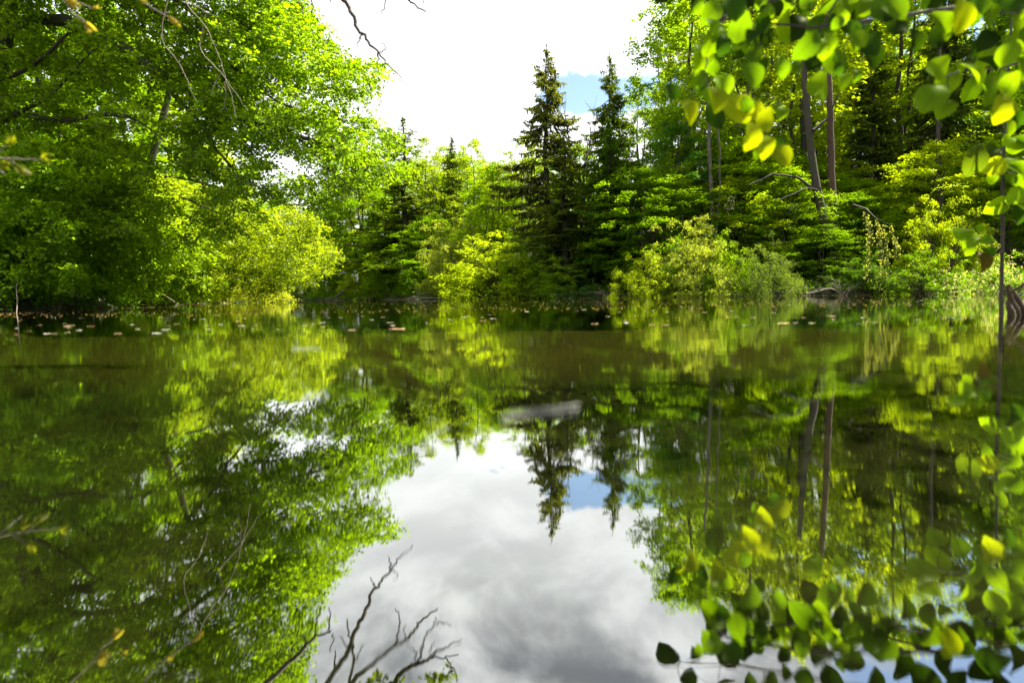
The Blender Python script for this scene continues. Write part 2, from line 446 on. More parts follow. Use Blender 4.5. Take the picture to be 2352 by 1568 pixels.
# ------------------------------------------------------------------ tree prototypes (built at the origin, later copied)
def trunk_pts(H, lean=(0, 0), wob=0.12, n=9, curve=0.0):
    z = np.linspace(-0.3, H, n)
    f = z / H
    p = np.stack([lean[0] * f + curve * f * (1 - f), lean[1] * f, z], 1)
    p[1:] += np.concatenate([R.normal(size=(n - 1, 2)) * wob, np.zeros((n - 1, 1))], 1)
    return p
def parts_tree(T, LV, bark, mat, col, hexa=False, T2=None):
    """trunk, branches, foliage meshes -> dict of part meshes"""
    d = []
    d.append(('trunk', T, bark, None, None))
    return d
class Proto:
    def __init__(s): s.parts = []
    def part(s, name, me, mat, kind=None, smooth=True):
        me.materials.append(mat)
        if smooth: me.polygons.foreach_set('use_smooth', np.ones(len(me.polygons), bool))
        s.parts.append((name, me, kind))
    def place(s, name, label, cat, loc, sxy=1, sz=1, rot=0, color=(.1, .2, .02), group=None, tilt=0, syx=None):
        r = thing(name, label, cat, loc, group)
        r.rotation_euler = (0, tilt, rot); r.scale = (sxy, syx or sxy, sz)
        for (nm, me, kd) in s.parts:
            o = bpy.data.objects.new(nm, me); COL.objects.link(o); o.parent = r
            if kd: o['kind'] = kd
            c = color
            if nm == 'blossom': c = (0.62, 0.66, 0.50)
            o.color = (*c, 1)
        return r

def tmesh(T, name): return mesh(name, np.concatenate(T.V), np.concatenate(T.F))

def broadleaf(H=12, Rc=3.0, z0=0.25, ncl=150, cr=0.75, ntw=14, nl=11, L=0.14, shape='oval', lean=(0, 0), flat=0.55, vflat=0.5, r0=0.16, bark=None, multi=1, tonev=.28, gaps=0.0):
    T = Tubes(); LV = Leaves(); TB = Tubes()
    tp = trunk_pts(H * 0.93, lean)
    S = Skel(TB)
    tr = np.linspace(r0, 0.025, len(tp)) ; tr[0] *= 1.35
    T.add(tp, tr, 8)
    S.n.extend(list(tp[1:])); S.r.extend(list(tr[1:]))
    for _ in range(multi - 1):
        a = R.uniform(0, 6.28); q = trunk_pts(H * R.uniform(.7, .9), (math.cos(a) * Rc * .35, math.sin(a) * Rc * .35))
        T.add(q, np.linspace(r0 * .7, .02, len(q)), 6); S.n.extend(list(q[2:])); S.r.extend(list(np.linspace(r0 * .6, .02, len(q)))[2:])
    # uneven crown: a few big lobes inside the envelope
    f = R.uniform(0, 1, ncl)
    zf = z0 + (1 - z0) * f
    if shape == 'oval': rr = np.sin(np.pi * np.clip(f * .9 + .08, 0, 1)) ** 0.7
    elif shape == 'cone': rr = (1 - f) ** 0.75 * .95 + 0.08
    elif shape == 'dome': rr = np.sqrt(np.clip(1 - f ** 2, 0, 1)) * .95 + .05
    else: rr = np.sin(np.pi * np.clip(f * .75 + .22, 0, 1)) ** 0.8
    ang = R.uniform(0, 2 * np.pi, ncl)
    lob = 1 + 0.22 * np.sin(ang * 3 + f * 9) + 0.15 * np.sin(ang * 5 - f * 14)
    rad = Rc * rr * lob * R.uniform(0.12, 1, ncl) ** 0.45
    C = np.stack([rad * np.cos(ang) + lean[0] * zf, rad * np.sin(ang) + lean[1] * zf, zf * H + R.normal(size=ncl) * .2], 1)
    S.attach(C, r=0.022, rmin=0.008, up=0.6)
    sz = cr * R.uniform(.6, 1.25, ncl)[:, None]
    spray(LV, C, sz * np.array([1, 1, vflat]), ntw, nl, L, flat=flat, tonev=tonev, T=TB if gaps else None, twr=.006)
    p = Proto()
    p.part('trunk', tmesh(T, 'trunk'), bark or M_BARK)
    p.part('branches', tmesh(TB, 'branches'), bark or M_BARK, 'stuff')
    p.part('foliage', LV.mesh('foliage'), M_LEAF, 'stuff', False)
    return p

def bush(H=3.0, Rc=2.4, ncl=110, cr=0.5, ntw=13, nl=10, L=0.10, flat=.5, blossom=0, bias=(0, 0), vflat=.55, aspect=.62):
    TB = Tubes(); LV = Leaves(); S = Skel(TB)
    for k in range(9):
        a = R.uniform(0, 6.28); q = R.uniform(.35, .8)
        pts = bez(np.array([0, 0, -.2]) + R.normal(size=3) * [.15, .15, 0], np.array([math.cos(a) * Rc * .25, math.sin(a) * Rc * .25, H * .6]),
                  np.array([math.cos(a) * Rc * q + bias[0] * .5, math.sin(a) * Rc * q + bias[1] * .5, H * R.uniform(.45, .85)]), 8)
        rr = np.linspace(.045, .012, 8); TB.add(pts, rr, 5); S.n.extend(list(pts)); S.r.extend(list(rr))
    u = runit(ncl); u[:, 2] = np.abs(u[:, 2]) * R.uniform(.55, 1, ncl); u = nrmz(u)
    k = R.uniform(.3, 1, ncl)[:, None] ** .4
    ang = np.arctan2(u[:, 1], u[:, 0])
    lob = (1 + .2 * np.sin(3 * ang + 1) + .14 * np.sin(7 * ang + u[:, 2] * 6))[:, None]
    C = u * k * np.array([Rc, Rc, H * .93]) * lob + np.array([0, 0, .12])
    C[:, 0] += bias[0] * C[:, 2] / H; C[:, 1] += bias[1] * C[:, 2] / H
    S.attach(C, r=.014, rmin=.005, up=.3)
    sz = cr * R.uniform(.6, 1.3, ncl)[:, None]
    spray(LV, C, sz * np.array([1, 1, vflat]), ntw, nl, L, flat=flat, aspect=aspect, droop=.3)
    p = Proto(); p.part('stems', tmesh(TB, 'stems'), M_BARK, 'stuff'); p.part('foliage', LV.mesh('foliage'), M_LEAF, 'stuff', False)
    if blossom:
        BV = Leaves(); q = R.integers(0, ncl, blossom)
        pos = C[q] + runit(blossom) * sz[q] * np.array([1, 1, .6])
        for rep in range(5):
            BV.add(pos + R.normal(size=pos.shape) * .035, runit(blossom), runit(blossom), .06, .05, R.uniform(.8, 1.1, blossom))
        p.part('blossom', BV.mesh('blossom'), M_FLOWER, 'stuff', False)
    return p

def spruce(H=16, Rc=2.3, z0=0.06, sp=0.33, dens=1.0, droop=0.35, bare=0.0, power=.8):
    T = Tubes(); TB = Tubes(); LV = Leaves()
    tp = trunk_pts(H, wob=.04, n=10); T.add(tp, np.linspace(.19, .012, 10), 8)
    ph = R.uniform(0, 6.28, 4)
    z = z0 * H
    while z < H * .985:
        f = z / H
        nb = int(R.integers(5, 8)) if f < .9 else 4
        for k in range(nb):
            if R.random() < bare: continue
            a = R.uniform(0, 6.28)
            Lb = (Rc * (1 - f) ** power * min(1, .25 + (1 - f) / .16) + .08) * R.uniform(.40, 1.15) * (1 + .26 * math.sin(2 * a + 11 * f + ph[0]) + .22 * math.sin(a * 3 - 23 * f + ph[1]))
            d = np.array([math.cos(a), math.sin(a), 0])
            el = .35 * (f - .35) + R.normal() * .10
            s = np.array([0, 0, z + R.uniform(-.12, .12)])
            e = s + d * Lb + np.array([0, 0, Lb * (el - droop * .6)])
            mid = s + d * Lb * .55 + np.array([0, 0, Lb * (el * .4 - droop * .75)])
            q = bez(s, mid, e, 6); TB.add(q, np.linspace(.028 * min(1, Lb), .006, 6), 3)
            n = max(6, int(Lb / .045 * dens))
            t = R.uniform(.12, 1, n) ** .8; t3 = t[:, None]
            pos = s * (1 - t3) ** 2 + 2 * mid * t3 * (1 - t3) + e * t3 * t3
            side = np.array([-d[1], d[0], 0]); sg = np.where(R.random(n) < .5, 1, -1)[:, None]
            w = (.30 * Lb * (1.05 - t) + .05)[:, None] * R.uniform(.4, 1, (n, 1))
            tip = side * sg * w + d * w * .6 + np.array([0, 0, -1]) * w * (.35 + .8 * droop) + R.normal(size=(n, 3)) * .03
            # lateral twig carries two or three overlapping needle sprays
            for rep, (q0, q1) in enumerate(((0, .6), (.4, 1.0))):
                A = pos + tip * q0; D = tip * (q1 - q0)
                ln = np.linalg.norm(D, axis=1) + .07
                LV.add(A, D + R.normal(size=(n, 3)) * .02, np.array([0, 0, 1.]) + R.normal(size=(n, 3)) * .5, ln, np.clip(ln * .45, .04, .11), np.clip(1 + R.normal(size=n) * .22 + (.25 if rep else 0) * (R.random(n) < .3), .5, 1.6))
            # hanging sprays under the branch
            if droop > .3:
                nh = n // 2; t = R.uniform(.2, 1, nh)[:, None]
                pos = s * (1 - t) ** 2 + 2 * mid * t * (1 - t) + e * t * t
                LV.add(pos, np.array([0, 0, -1.]) + R.normal(size=(nh, 3)) * .18, runit(nh), R.uniform(.15, .45, nh) * (.6 + droop), .05, R.uniform(.7, 1.1, nh))
        z += sp * (1.0 - .35 * f)
    # leader
    LV.add(np.array([[0, 0, H - .3 + .06 * k] for k in range(8)]), runit(8) + [0, 0, 1.2], runit(8), .16, .04, 1.0)
    p = Proto(); p.part('trunk', tmesh(T, 'trunk'), M_BARK); p.part('branches', tmesh(TB, 'branches'), M_BARK, 'stuff')
    p.part('foliage', LV.mesh('foliage'), M_NEEDLE, 'stuff', False)
    return p

def bare_tree(H=14, leafy=0.0, spread=.35, L=.12, seed_r=.24):
    T = Tubes(); TB = Tubes(); LV = Leaves()
    tips = []
    def rec(p, d, ln, r, lev):
        n = 6; q = [p]; dd = d.copy()
        for _ in range(n - 1):
            dd = dd + R.normal(size=3) * .10 + np.array([0, 0, .05]); dd /= np.linalg.norm(dd)
            q.append(q[-1] + dd * ln / (n - 1))
        q = np.array(q); rr = np.linspace(r, r * .68, n)
        (T if lev == 0 else TB).add(q, rr, 7 if lev == 0 else (5 if lev < 3 else 3))
        if lev >= 5: tips.append(q[-1]); return
        if lev >= 3: tips.append(q[-1])
        for k in range(2 if lev == 0 else 3):
            a = runit(1)[0]; a[2] = abs(a[2]) * .4
            nd = dd * .8 + a * (spread + .12 * lev); nd /= np.linalg.norm(nd)
            st = q[-1] if k == 0 else q[int(R.integers(2, n))]
            rec(st, nd, ln * R.uniform(.55, .75), rr[-1] * .9 if k == 0 else rr[-1] * .7, lev + 1)
    rec(np.array([0, 0, -.2]), np.array([0.02, 0, 1.]), H * .42, seed_r, 0)
    tips = np.array(tips); zmax = tips[:, 2].max(); k = H / zmax
    p = Proto()
    if leafy:
        sel = tips[R.random(len(tips)) < leafy]
        spray(LV, sel, (.4, .4, .28), 5, 7, L)
        p.part('foliage', LV.mesh('foliage'), M_LEAF, 'stuff', False)
    p.part('trunk', tmesh(T, 'trunk'), M_BARKL); p.part('branches', tmesh(TB, 'branches'), M_BARKL, 'stuff')
    return p, zmax

PR_ = {}
PR_['tall1'] = (broadleaf(14, 2.9, .22, 210, .75, 13, 10, .15, 'oval', flat=.45, multi=2), 14, 2.9)
PR_['tall2'] = (broadleaf(14, 2.4, .12, 190, .62, 13, 10, .13, 'cone', flat=.5, multi=2), 14, 2.4)
PR_['airy'] = (broadleaf(14, 2.7, .3, 130, .65, 9, 9, .14, 'top', flat=.45, bark=M_BARKL, multi=3, gaps=1), 14, 2.7)
PR_['layer1'] = (broadleaf(9, 3.4, .06, 190, .95, 16, 10, .13, 'oval', flat=.75, vflat=.28, r0=.13, multi=3), 9, 3.4)
PR_['layer2'] = (broadleaf(9, 3.0, .03, 180, .9, 15, 10, .12, 'dome', flat=.7, vflat=.32, r0=.12, multi=3), 9, 3.0)
PR_['bush1'] = (bush(3.2, 2.4, 210, .6, 13, 10, .095), 3.2, 2.6)
PR_['bush2'] = (bush(4.6, 2.6, 260, .68, 13, 10, .10, bias=(-1.0, 0)), 4.6, 2.8)
PR_['bush3'] = (bush(2.4, 2.2, 200, .42, 13, 10, .075, vflat=.4, flat=.6), 2.4, 2.3)
PR_['willow'] = (bush(3.0, 2.3, 200, .5, 14, 10, .11, aspect=.3, flat=.3), 3.0, 2.4)
PR_['flower'] = (bush(2.4, 2.4, 110, .45, 12, 9, .08, blossom=800), 2.4, 2.4)
PR_['spruce1'] = (spruce(16, 2.5, .05, .31, 1.25, .42), 16, 2.5)
PR_['spruce2'] = (spruce(16, 2.4, .08, .34, 1.15, .65, bare=.08, power=.6), 16, 2.4)
PR_['spruce3'] = (spruce(16, 2.9, .03, .36, 1.0, .28, power=.9), 16, 2.9)
b1, bh1 = bare_tree(13, 0.0); b2, bh2 = bare_tree(13, .35, .3)
PR_['bare1'] = (b1, bh1, 3.0); PR_['bare2'] = (b2, bh2, 3.0)

LIME = (.175, .275, .006); FRESH = (.120, .228, .006); MID = (.090, .190, .006); DARK = (.060, .140, .007)
TEAL = (.045, .130, .030); SPR = (.075, .125, .014); SPRB = (.090, .120, .035); GREY = (.16, .225, .05); YEL = (.185, .280, .008)
HOR = lambda x: 679 - 0.01396 * (x - 1176)
def plant(kind, name, cat, xpx, d, ytop, wpx, col, label, group=None, rot=None, tilt=0, xw=None):
    pr, H0, R0 = PR_[kind]
    X = (xpx - 1176) / FPX * d if xw is None else xw
    z = float(gz(X, d))
    Ht = max(0.5, (HOR(xpx) - ytop) / FPX * d + CAM_H - z)
    Rw = wpx / 2 / FPX * d
    return pr.place(name, label, cat, (X, d, z - .05), Rw / R0, Ht / H0, random.uniform(0, 6.28) if rot is None else rot, col, group, tilt)

BT, SPT = 'broadleaf_tree', 'spruce_tree'
A = [
 # far reach of the river behind the left bank
 ('tall2', BT, 'tree', 770, 66, 470, 150, FRESH, 'fresh green tree at the far bend beside the tip of the overhanging left tree'),
 ('tall1', BT, 'tree', 838, 60, 395, 150, YEL, 'tall slender yellow-green tree left of the dark pointed spruce at the bend'),
 ('spruce3', SPT, 'spruce', 936, 50, 272, 330, SPR, 'dark pointed spruce at the river bend, leftmost spruce of the far bank'),
 ('airy', BT, 'tree', 985, 52, 322, 130, LIME, 'thin airy yellow-green tree between the leftmost spruce and the second spruce'),
 ('spruce1', SPT, 'spruce', 1045, 50, 312, 130, SPR, 'narrow dark spruce half hidden behind airy trees at the centre of the far bank'),
 ('airy', BT, 'tree', 1092, 47, 325, 150, LIME, 'airy yellowish tree in front of the narrow central spruce'),
 ('tall1', BT, 'tree', 1150, 46, 372, 150, FRESH, 'light green round-headed tree left of the tallest spruce, right of the central airy tree'),
 ('airy', BT, 'tree', 1205, 44, 318, 150, LIME, 'open-crowned yellow-green tree touching the left side of the tallest spruce'),
 ('spruce2', SPT, 'spruce', 1262, 40, 112, 265, SPRB, 'tallest dark spruce with a ragged pointed top rising alone into the white sky'),
 ('bare1', 'dead_tree', 'tree', 1345, 41, 175, 190, DARK, 'leafless grey tree with forked twigs immediately right of the tallest spruce'),
 ('spruce2', SPT, 'spruce', 1404, 39, 128, 205, SPR, 'thin spruce with hanging curtains of needles between two bare trees'),
 ('bare2', 'dead_tree', 'tree', 1462, 39, 112, 190, DARK, 'almost leafless tree with thin upright branches left of the tall green ash'),
 ('tall1', BT, 'tree', 1335, 44, 335, 150, FRESH, 'fresh green tree filling the gap between the two tall spruces'),
 ('airy', BT, 'tree', 1468, 42, 185, 150, FRESH, 'open green tree right of the thin spruce with hanging needles'),
 ('airy', BT, 'tree', 1520, 40, 200, 170, FRESH, 'half-open green tree filling the edge of the sky gap'),
 ('tall1', BT, 'tree', 1585, 37, -60, 300, FRESH, 'tall spreading green tree whose crown leaves the picture top right of the sky'),
 ('layer1', BT, 'tree', 1560, 34, 285, 240, TEAL, 'dark blue-green layered tree below the tall spreading tree'),
 ('airy', BT, 'tree', 1725, 36, -110, 300, LIME, 'tall lime-green tree behind the hanging foreground leaves'),
 ('layer2', BT, 'tree', 1700, 33, 330, 300, FRESH, 'broad green tree with drooping layers above the pale bush'),
 ('tall1', BT, 'tree', 1840, 36, -160, 320, YEL, 'tall bright yellow-green tree right of centre of the right bank'),
 ('spruce1', SPT, 'spruce', 2000, 34, 60, 260, SPR, 'dark shaded spruce behind the two leaning trunks'),
 ('tall1', BT, 'tree', 2060, 37, -170, 300, LIME, 'sunlit yellow-green tree rising behind the shaded spruce'),
 ('spruce2', SPT, 'spruce', 2160, 33, -60, 260, SPR, 'tall spruce with long hanging twigs at the right of the picture'),
 ('tall2', BT, 'tree', 2290, 33, -150, 300, FRESH, 'tall fresh green tree at the right edge of the picture'),
 ('tall1', BT, 'tree', 2450, 30, -200, 340, MID, 'tall mid green tree just outside the right edge of the picture'),
 # nearer row on the right bank
 ('layer2', BT, 'tree', 1000, 45, 500, 210, MID, 'mid green tree bending over the water at the centre of the far bank'),
 ('layer1', BT, 'tree', 905, 51, 520, 170, MID, 'green layered tree below the leftmost spruce'),
 ('layer2', BT, 'tree', 830, 57, 530, 160, FRESH, 'light green low tree at the bend below the slender yellow tree'),
 ('layer2', BT, 'tree', 735, 66, 560, 130, DARK, 'dark green low tree in the farthest bend of the river'),
 ('layer2', BT, 'tree', 1120, 41, 465, 190, FRESH, 'fresh green tree behind the bright yellow bush'),
 ('spruce3', SPT, 'spruce', 1300, 35, 300, 300, SPR, 'dark wide spruce below the tallest one, its skirts almost in the water'),
 ('spruce1', SPT, 'spruce', 1400, 33.5, 275, 250, DARK, 'green spruce right of the dark wide spruce, with layered drooping boughs'),
 ('layer1', BT, 'tree', 1480, 31.5, 385, 260, MID, 'dense green layered tree behind the small yellow waterside bush'),
 ('layer1', BT, 'tree', 1810, 30.5, 395, 230, FRESH, 'green layered tree left of the leaning dark trunks'),
 ('layer2', BT, 'tree', 1960, 29.5, 450, 230, MID, 'dark low tree hanging over the shaded hollow'),
 ('layer1', BT, 'tree', 2140, 28, 330, 260, LIME, 'layered green tree behind the lime spray at the right'),
 ('layer2', BT, 'tree', 2290, 27.5, 320, 260, FRESH, 'layered tree above the white blossoming bush'),
 ('layer1', BT, 'tree', 2440, 26, 330, 260, MID, 'layered tree just outside the right edge above the shore'),
 # waterside bushes
 ('bush2', 'shrub', 'bush', 1065, 39.5, 505, 170, GREY, 'rounded grey-green bush leaning over the water at the centre'),
 ('bush1', 'shrub', 'bush', 1145, 36.3, 550, 290, YEL, 'bright yellow-green rounded bush, largest bright bush at the centre of the bank'),
 ('bush1', 'shrub', 'bush', 1212, 35, 560, 120, FRESH, 'small green bush between the bright yellow bush and the wide spruce'),
 ('bush3', 'shrub', 'bush', 1470, 28.9, 578, 150, YEL, 'small yellow-green bush spreading over the water below the dense layered tree'),
 ('bush2', 'shrub', 'bush', 1612, 28.6, 500, 190, GREY, 'tall pale green bush with whitish leaves right of the small yellow bush'),
 ('bush1', 'shrub', 'bush', 1668, 28.2, 545, 130, FRESH, 'fresh green bush touching the right side of the pale bush'),
 ('willow', 'shrub', 'bush', 1765, 27, 562, 150, (.075, .13, .04), 'grey-green narrow-leaved bush at the left edge of the shaded hollow'),
 ('bush1', 'shrub', 'bush', 1550, 29.6, 560, 130, MID, 'mid green bush between the small yellow bush and the pale bush'),
 ('bush3', 'shrub', 'bush', 2120, 24.5, 575, 180, MID, 'dull green bush above the fan of dead twigs'),
 ('bush3', 'shrub', 'bush', 2160, 25.5, 455, 190, YEL, 'lime bush with flat sunlit sprays at the right of the picture'),
 ('flower', 'flowering_shrub', 'bush', 2310, 22.3, 585, 200, MID, 'green bush covered with small white flowers at the right end of the shore'),
 ('flower', 'flowering_shrub', 'bush', 2215, 23.2, 628, 130, MID, 'low spreading bush with a few white flowers left of the larger flowering bush'),
 ('bush2', 'shrub', 'bush', 900, 48.5, 575, 130, FRESH, 'light green bush by the water below the spruce at the river bend'),
 ('bush1', 'shrub', 'bush', 965, 44.5, 590, 120, MID, 'mid green bush by the water left of the grey-green rounded bush'),
 ('bush1', 'shrub', 'bush', 840, 53.5, 600, 110, YEL, 'yellow-green bush by the water at the bend'),
 ('bush1', 'shrub', 'bush', 775, 60, 605, 110, FRESH, 'fresh green bush at the far bend of the river'),
 ('bush2', 'shrub', 'bush', 705, 69, 615, 100, MID, 'farthest green bush seen past the tip of the left bank'),
 ('bush1', 'shrub', 'bush', 1275, 33.2, 600, 120, FRESH, 'fresh green bush filling the foot of the tallest spruce'),
 ('layer2', BT, 'tree', 1890, 28.0, 520, 200, MID, 'low green tree hiding the foot of the leaning dark trunks'),
 ('bush1', 'shrub', 'bush', 1985, 26.4, 585, 130, DARK, 'dark bush behind the hanging strands of pale leaves'),
 ('bush3', 'shrub', 'bush', 1330, 31.5, 655, 110, (.05, .12, .05), 'very low blue-green bush at the foot of the wide dark spruce'),
]
for i_, (k, nm, cat, x, d, yt, w, col, lab) in enumerate(A):
    rot = math.pi if k == 'bush2' and False else (0.3 if k == 'bush2' else None)
    plant(k, nm, cat, x, d - (1.1 if cat == 'bush' else 0), yt, w * (1.08 if cat == 'bush' else 1), col, lab, rot=rot)

CW = {LIME: 'lime green', FRESH: 'fresh green', MID: 'mid green', DARK: 'dark green', YEL: 'yellow-green'}
ORD = ['leftmost'] + [w + ' from the left' for w in 'second third fourth fifth sixth seventh eighth ninth tenth eleventh twelfth thirteenth fourteenth fifteenth sixteenth seventeenth eighteenth nineteenth twentieth twenty-first twenty-second twenty-third twenty-fourth'.split()]
# the wood on the hillside
rb = random.Random(3)
for k_, (x0, x1, n_, d0, d1, ytop, lab, cl) in enumerate([
    (1540, 2600, 22, 40, 52, (-60, 120), 'tall %s tree on the wooded slope, %s behind the right bank', (FRESH, LIME, MID)),
    (1180, 1560, 10, 46, 58, (350, 440), '%s tree, %s in the wood behind the tallest spruces', (FRESH, MID, LIME)),
    (760, 1200, 16, 56, 72, (345, 450), 'distant %s tree, %s behind the river bend', (FRESH, MID, LIME)),
    (560, 780, 7, 78, 95, (440, 520), 'very distant %s tree, %s far up the river', (LIME, FRESH, MID))]):
    for j in range(n_):
        x = x0 + (x1 - x0) * (j + rb.random() * .8) / n_
        d = rb.uniform(d0, d1); cc = rb.choice(cl)
        plant(rb.choice(['tall1', 'tall2', 'tall1', 'layer2' if k_ in (1, 2) else 'tall2']), BT, 'tree', x, d, rb.uniform(*ytop), rb.uniform(190, 260) * 45 / d, cc, lab % (CW[cc], ORD[j]), group=('trees of the wood ' + ['behind the right bank', 'behind the tallest spruces', 'behind the river bend', 'far up the river'][k_]))
# low cover closing the slope on the right
for j in range(16):
    x = 1500 + j * 62 + rb.uniform(-20, 20); d = rb.uniform(31, 38)
    cc = rb.choice((MID, LIME, FRESH))
    plant(rb.choice(['layer1', 'layer2']), BT, 'tree', x, d, rb.uniform(300, 430), rb.uniform(220, 300), cc, 'low layered %s tree, %s behind the right bank bushes' % (CW[cc], ORD[j]), group='understorey trees on the right bank')

# leaning trunks and hollow details on the right bank
def trunk_thing(name, label, pts, r0, r1, mat=M_BARK, cat='tree trunk', side=()):
    pts = np.array([P(*p) for p in pts]); base = pts[0].copy()
    z0 = float(gz(base[0], base[1])); base[2] = z0 - .1
    pts = np.concatenate([[base], pts[1:]]) if pts[0][2] < z0 + 1.0 else np.concatenate([[base], pts])
    r = thing(name, label, cat, tuple(base))
    T = Tubes(); S = Skel(T); S.poly(pts - base, r0, r1, 8, .02)
    T.build('trunk', mat, r)
    if side:
        TB = Tubes(); S2 = Skel(TB)
        for q, ra in side: S2.poly(np.array([P(*p) for p in q]) - base, ra, ra * .35, 5, .03)
        TB.build('branches', mat, r, kind='stuff')
    return r
trunk_thing('leaning_tree', 'dark forked trunk leaning left above the shaded hollow', [(1935, 650, 28.5), (1900, 540, 28.8), (1878, 450, 29), (1862, 330, 29.2), (1850, 220, 29.4), (1845, 100, 29.6)], .26, .12,
            side=[([(1878, 440, 29), (1830, 405, 28.5), (1770, 400, 28), (1720, 425, 27.6)], .08), ([(1868, 300, 29), (1905, 270, 29), (1925, 215, 29)], .09), ([(1880, 440, 29), (1850, 430, 28), (1790, 460, 27.4)], .05)])
trunk_thing('straight_tree', 'straight reddish brown trunk right of the forked leaning trunk', [(1918, 640, 29.3), (1912, 450, 29.6), (1908, 330, 29.6), (1903, 200, 29.6), (1900, 50, 29.8)], .21, .12, bark_material('red_bark', (.03, .018, .011), (.10, .06, .035)))
trunk_thing('slim_tree', 'slim trunk crossing the shade of the right-hand spruce', [(2165, 640, 27.5), (2158, 420, 28), (2153, 250, 28), (2158, 100, 28)], .12, .06)
trunk_thing('pale_trunk_tree', 'pair of pale brown trunks under the tall spreading tree', [(1640, 640, 31), (1632, 400, 31.5), (1626, 260, 31.6), (1620, 120, 31.7)], .13, .07, M_BARKL, side=[([(1640, 600, 31), (1655, 420, 31.3), (1648, 280, 31.5), (1650, 150, 31.5)], .09)])

# hanging strands of pale leaves
r = thing('hanging_vine', 'pale grey-green leafy strands hanging in front of the dark hollow', 'vine', tuple(P(2010, 500, 24.0)))
T = Tubes(); LV = Leaves(); b0 = P(2010, 500, 24.0)
T.add(np.array([P(1960, 470, 26.5), P(1990, 480, 25.0), P(2010, 500, 24.0), P(2040, 515, 23.8)]) - b0, [.05, .04, .03, .015], 5)
for (xa, ya, xb, yb) in ((1992, 490, 1990, 640), (2010, 500, 2030, 610), (2030, 512, 2038, 640), (2045, 515, 2062, 590), (1985, 485, 2004, 560), (2020, 505, 2018, 660)):
    a = P(xa, ya, 24) - b0; c = P(xb, yb, 23.8) - b0
    q = bez(a, (a + c) / 2 + np.array([.12, 0, 0]), c, 8); T.add(q, .008, 3)
    nn_ = int(R.integers(70, 150)); tt = R.random(nn_)[:, None] ** .8; pos = bez1(a, (a + c) / 2 + np.array([.12, 0, 0]), c, tt) + R.normal(size=(nn_, 3)) * (.03 + .05 * tt)
    LV.add(pos, runit(nn_) + [0, 0, -1], runit(nn_), .085, .06, R.uniform(.7, 1.3, nn_))
T.build('strands', M_BARK, r); link('foliage', LV.mesh('foliage'), M_LEAF, r, 'stuff', color=(.20, .25, .13))

# fans of dead twigs by the water
def twig_fan(label, x, y, d, n, spread, ln, mat=M_DEAD, up=.5):
    b = P(x, y, d); b[2] = max(0.05, float(gz(b[0], b[1])))
    r = thing('dead_twigs', label, 'dead branches', tuple(b)); T = Tubes()
    for k in range(n):
        a = R.uniform(-spread, spread); L = ln * R.uniform(.5, 1)
        e = np.array([math.sin(a) * L, R.uniform(-.6, .1) * L, math.cos(a) * L * up + .1])
        q = bez(np.array([0, 0, -.1]) + R.normal(size=3) * .05, e * .5 + [0, 0, L * .25], e, 7); T.add(q, np.linspace(.02, .005, 7), 4)
        for _ in range(2):
            s = q[int(R.integers(2, 6))]; T.add(bez(s, s + e * .15 + R.normal(size=3) * .1, s + e * .35 + R.normal(size=3) * .25, 4), np.linspace(.008, .003, 4), 3)
    T.build('twigs', mat, r); return r
twig_fan('grey fan of dead twigs reaching down to the water right of the hanging vine', 2105, 655, 23.6, 26, 1.25, 1.7)
twig_fan('small grey tangle of dead twigs at the waterline below the central bushes', 985, 680, 38.5, 16, 1.3, 1.3)
twig_fan('tangle of thin dead twigs under the dark hollow', 1935, 662, 24.8, 14, 1.4, 1.1)
twig_fan('pale twigs caught at the waterline between the small yellow bush and the wide spruce', 1395, 670, 29.6, 12, 1.4, .9)
twig_fan('dark roots and twigs reaching into the water left of the bright yellow bush', 1060, 684, 36.0, 14, 1.4, 1.0, M_BARK, .3)
twig_fan('low dead twigs below the left edge of the shaded hollow', 1850, 668, 25.6, 12, 1.4, .9, M_DEAD, .35)
twig_fan('brown twigs hanging over the water below the fresh green bush at the bend', 880, 686, 46.0, 12, 1.4, 1.3)
twig_fan('bleached twigs sticking up from the water left of the flowering bush', 2185, 668, 22.6, 10, 1.2, .8)
twig_fan('bare brown twigs low in the near left shrubs by the water', 120, 708, 11.6, 16, 1.3, .9)
twig_fan('brown dead branches trailing into the river where the left bank ends', 655, 684, 55, 12, 1.4, 2.2)
twig_fan('pale dead twigs poking out of the left bank foliage near the water', 385, 688, 22, 10, 1.3, 1.3)

# undergrowth along both shores
LV = Leaves()
def shore_pts(poly, n, lo, hi):
    poly = np.array(poly); seg = R.integers(0, len(poly) - 1, n * 3); t = R.random(n * 3)[:, None]
    p = poly[seg] * (1 - t) + poly[seg + 1] * t + R.normal(size=(n * 3, 2)) * 1.6
    s = sdist(p[:, 0], p[:, 1]); p = p[(s > lo) & (s < hi)][:n]
    return np.stack([p[:, 0], p[:, 1], gz(p[:, 0], p[:, 1])], 1)
C = shore_pts(RIGHT[2:9], 520, -.35, 3.5); C[:, 2] = np.maximum(C[:, 2], .08)
spray(LV, C + [0, 0, .25], (.5, .5, .35), 9, 7, .11, flat=.5)
C = shore_pts(LEFT[3:10], 460, -.5, 3.0); C[:, 2] = np.maximum(C[:, 2], .06)
spray(LV, C + [0, 0, .25], (.45, .45, .35), 9, 7, .09, flat=.5)
link('undergrowth', LV.mesh('undergrowth'), M_LEAF, kind='stuff', color=DARK)

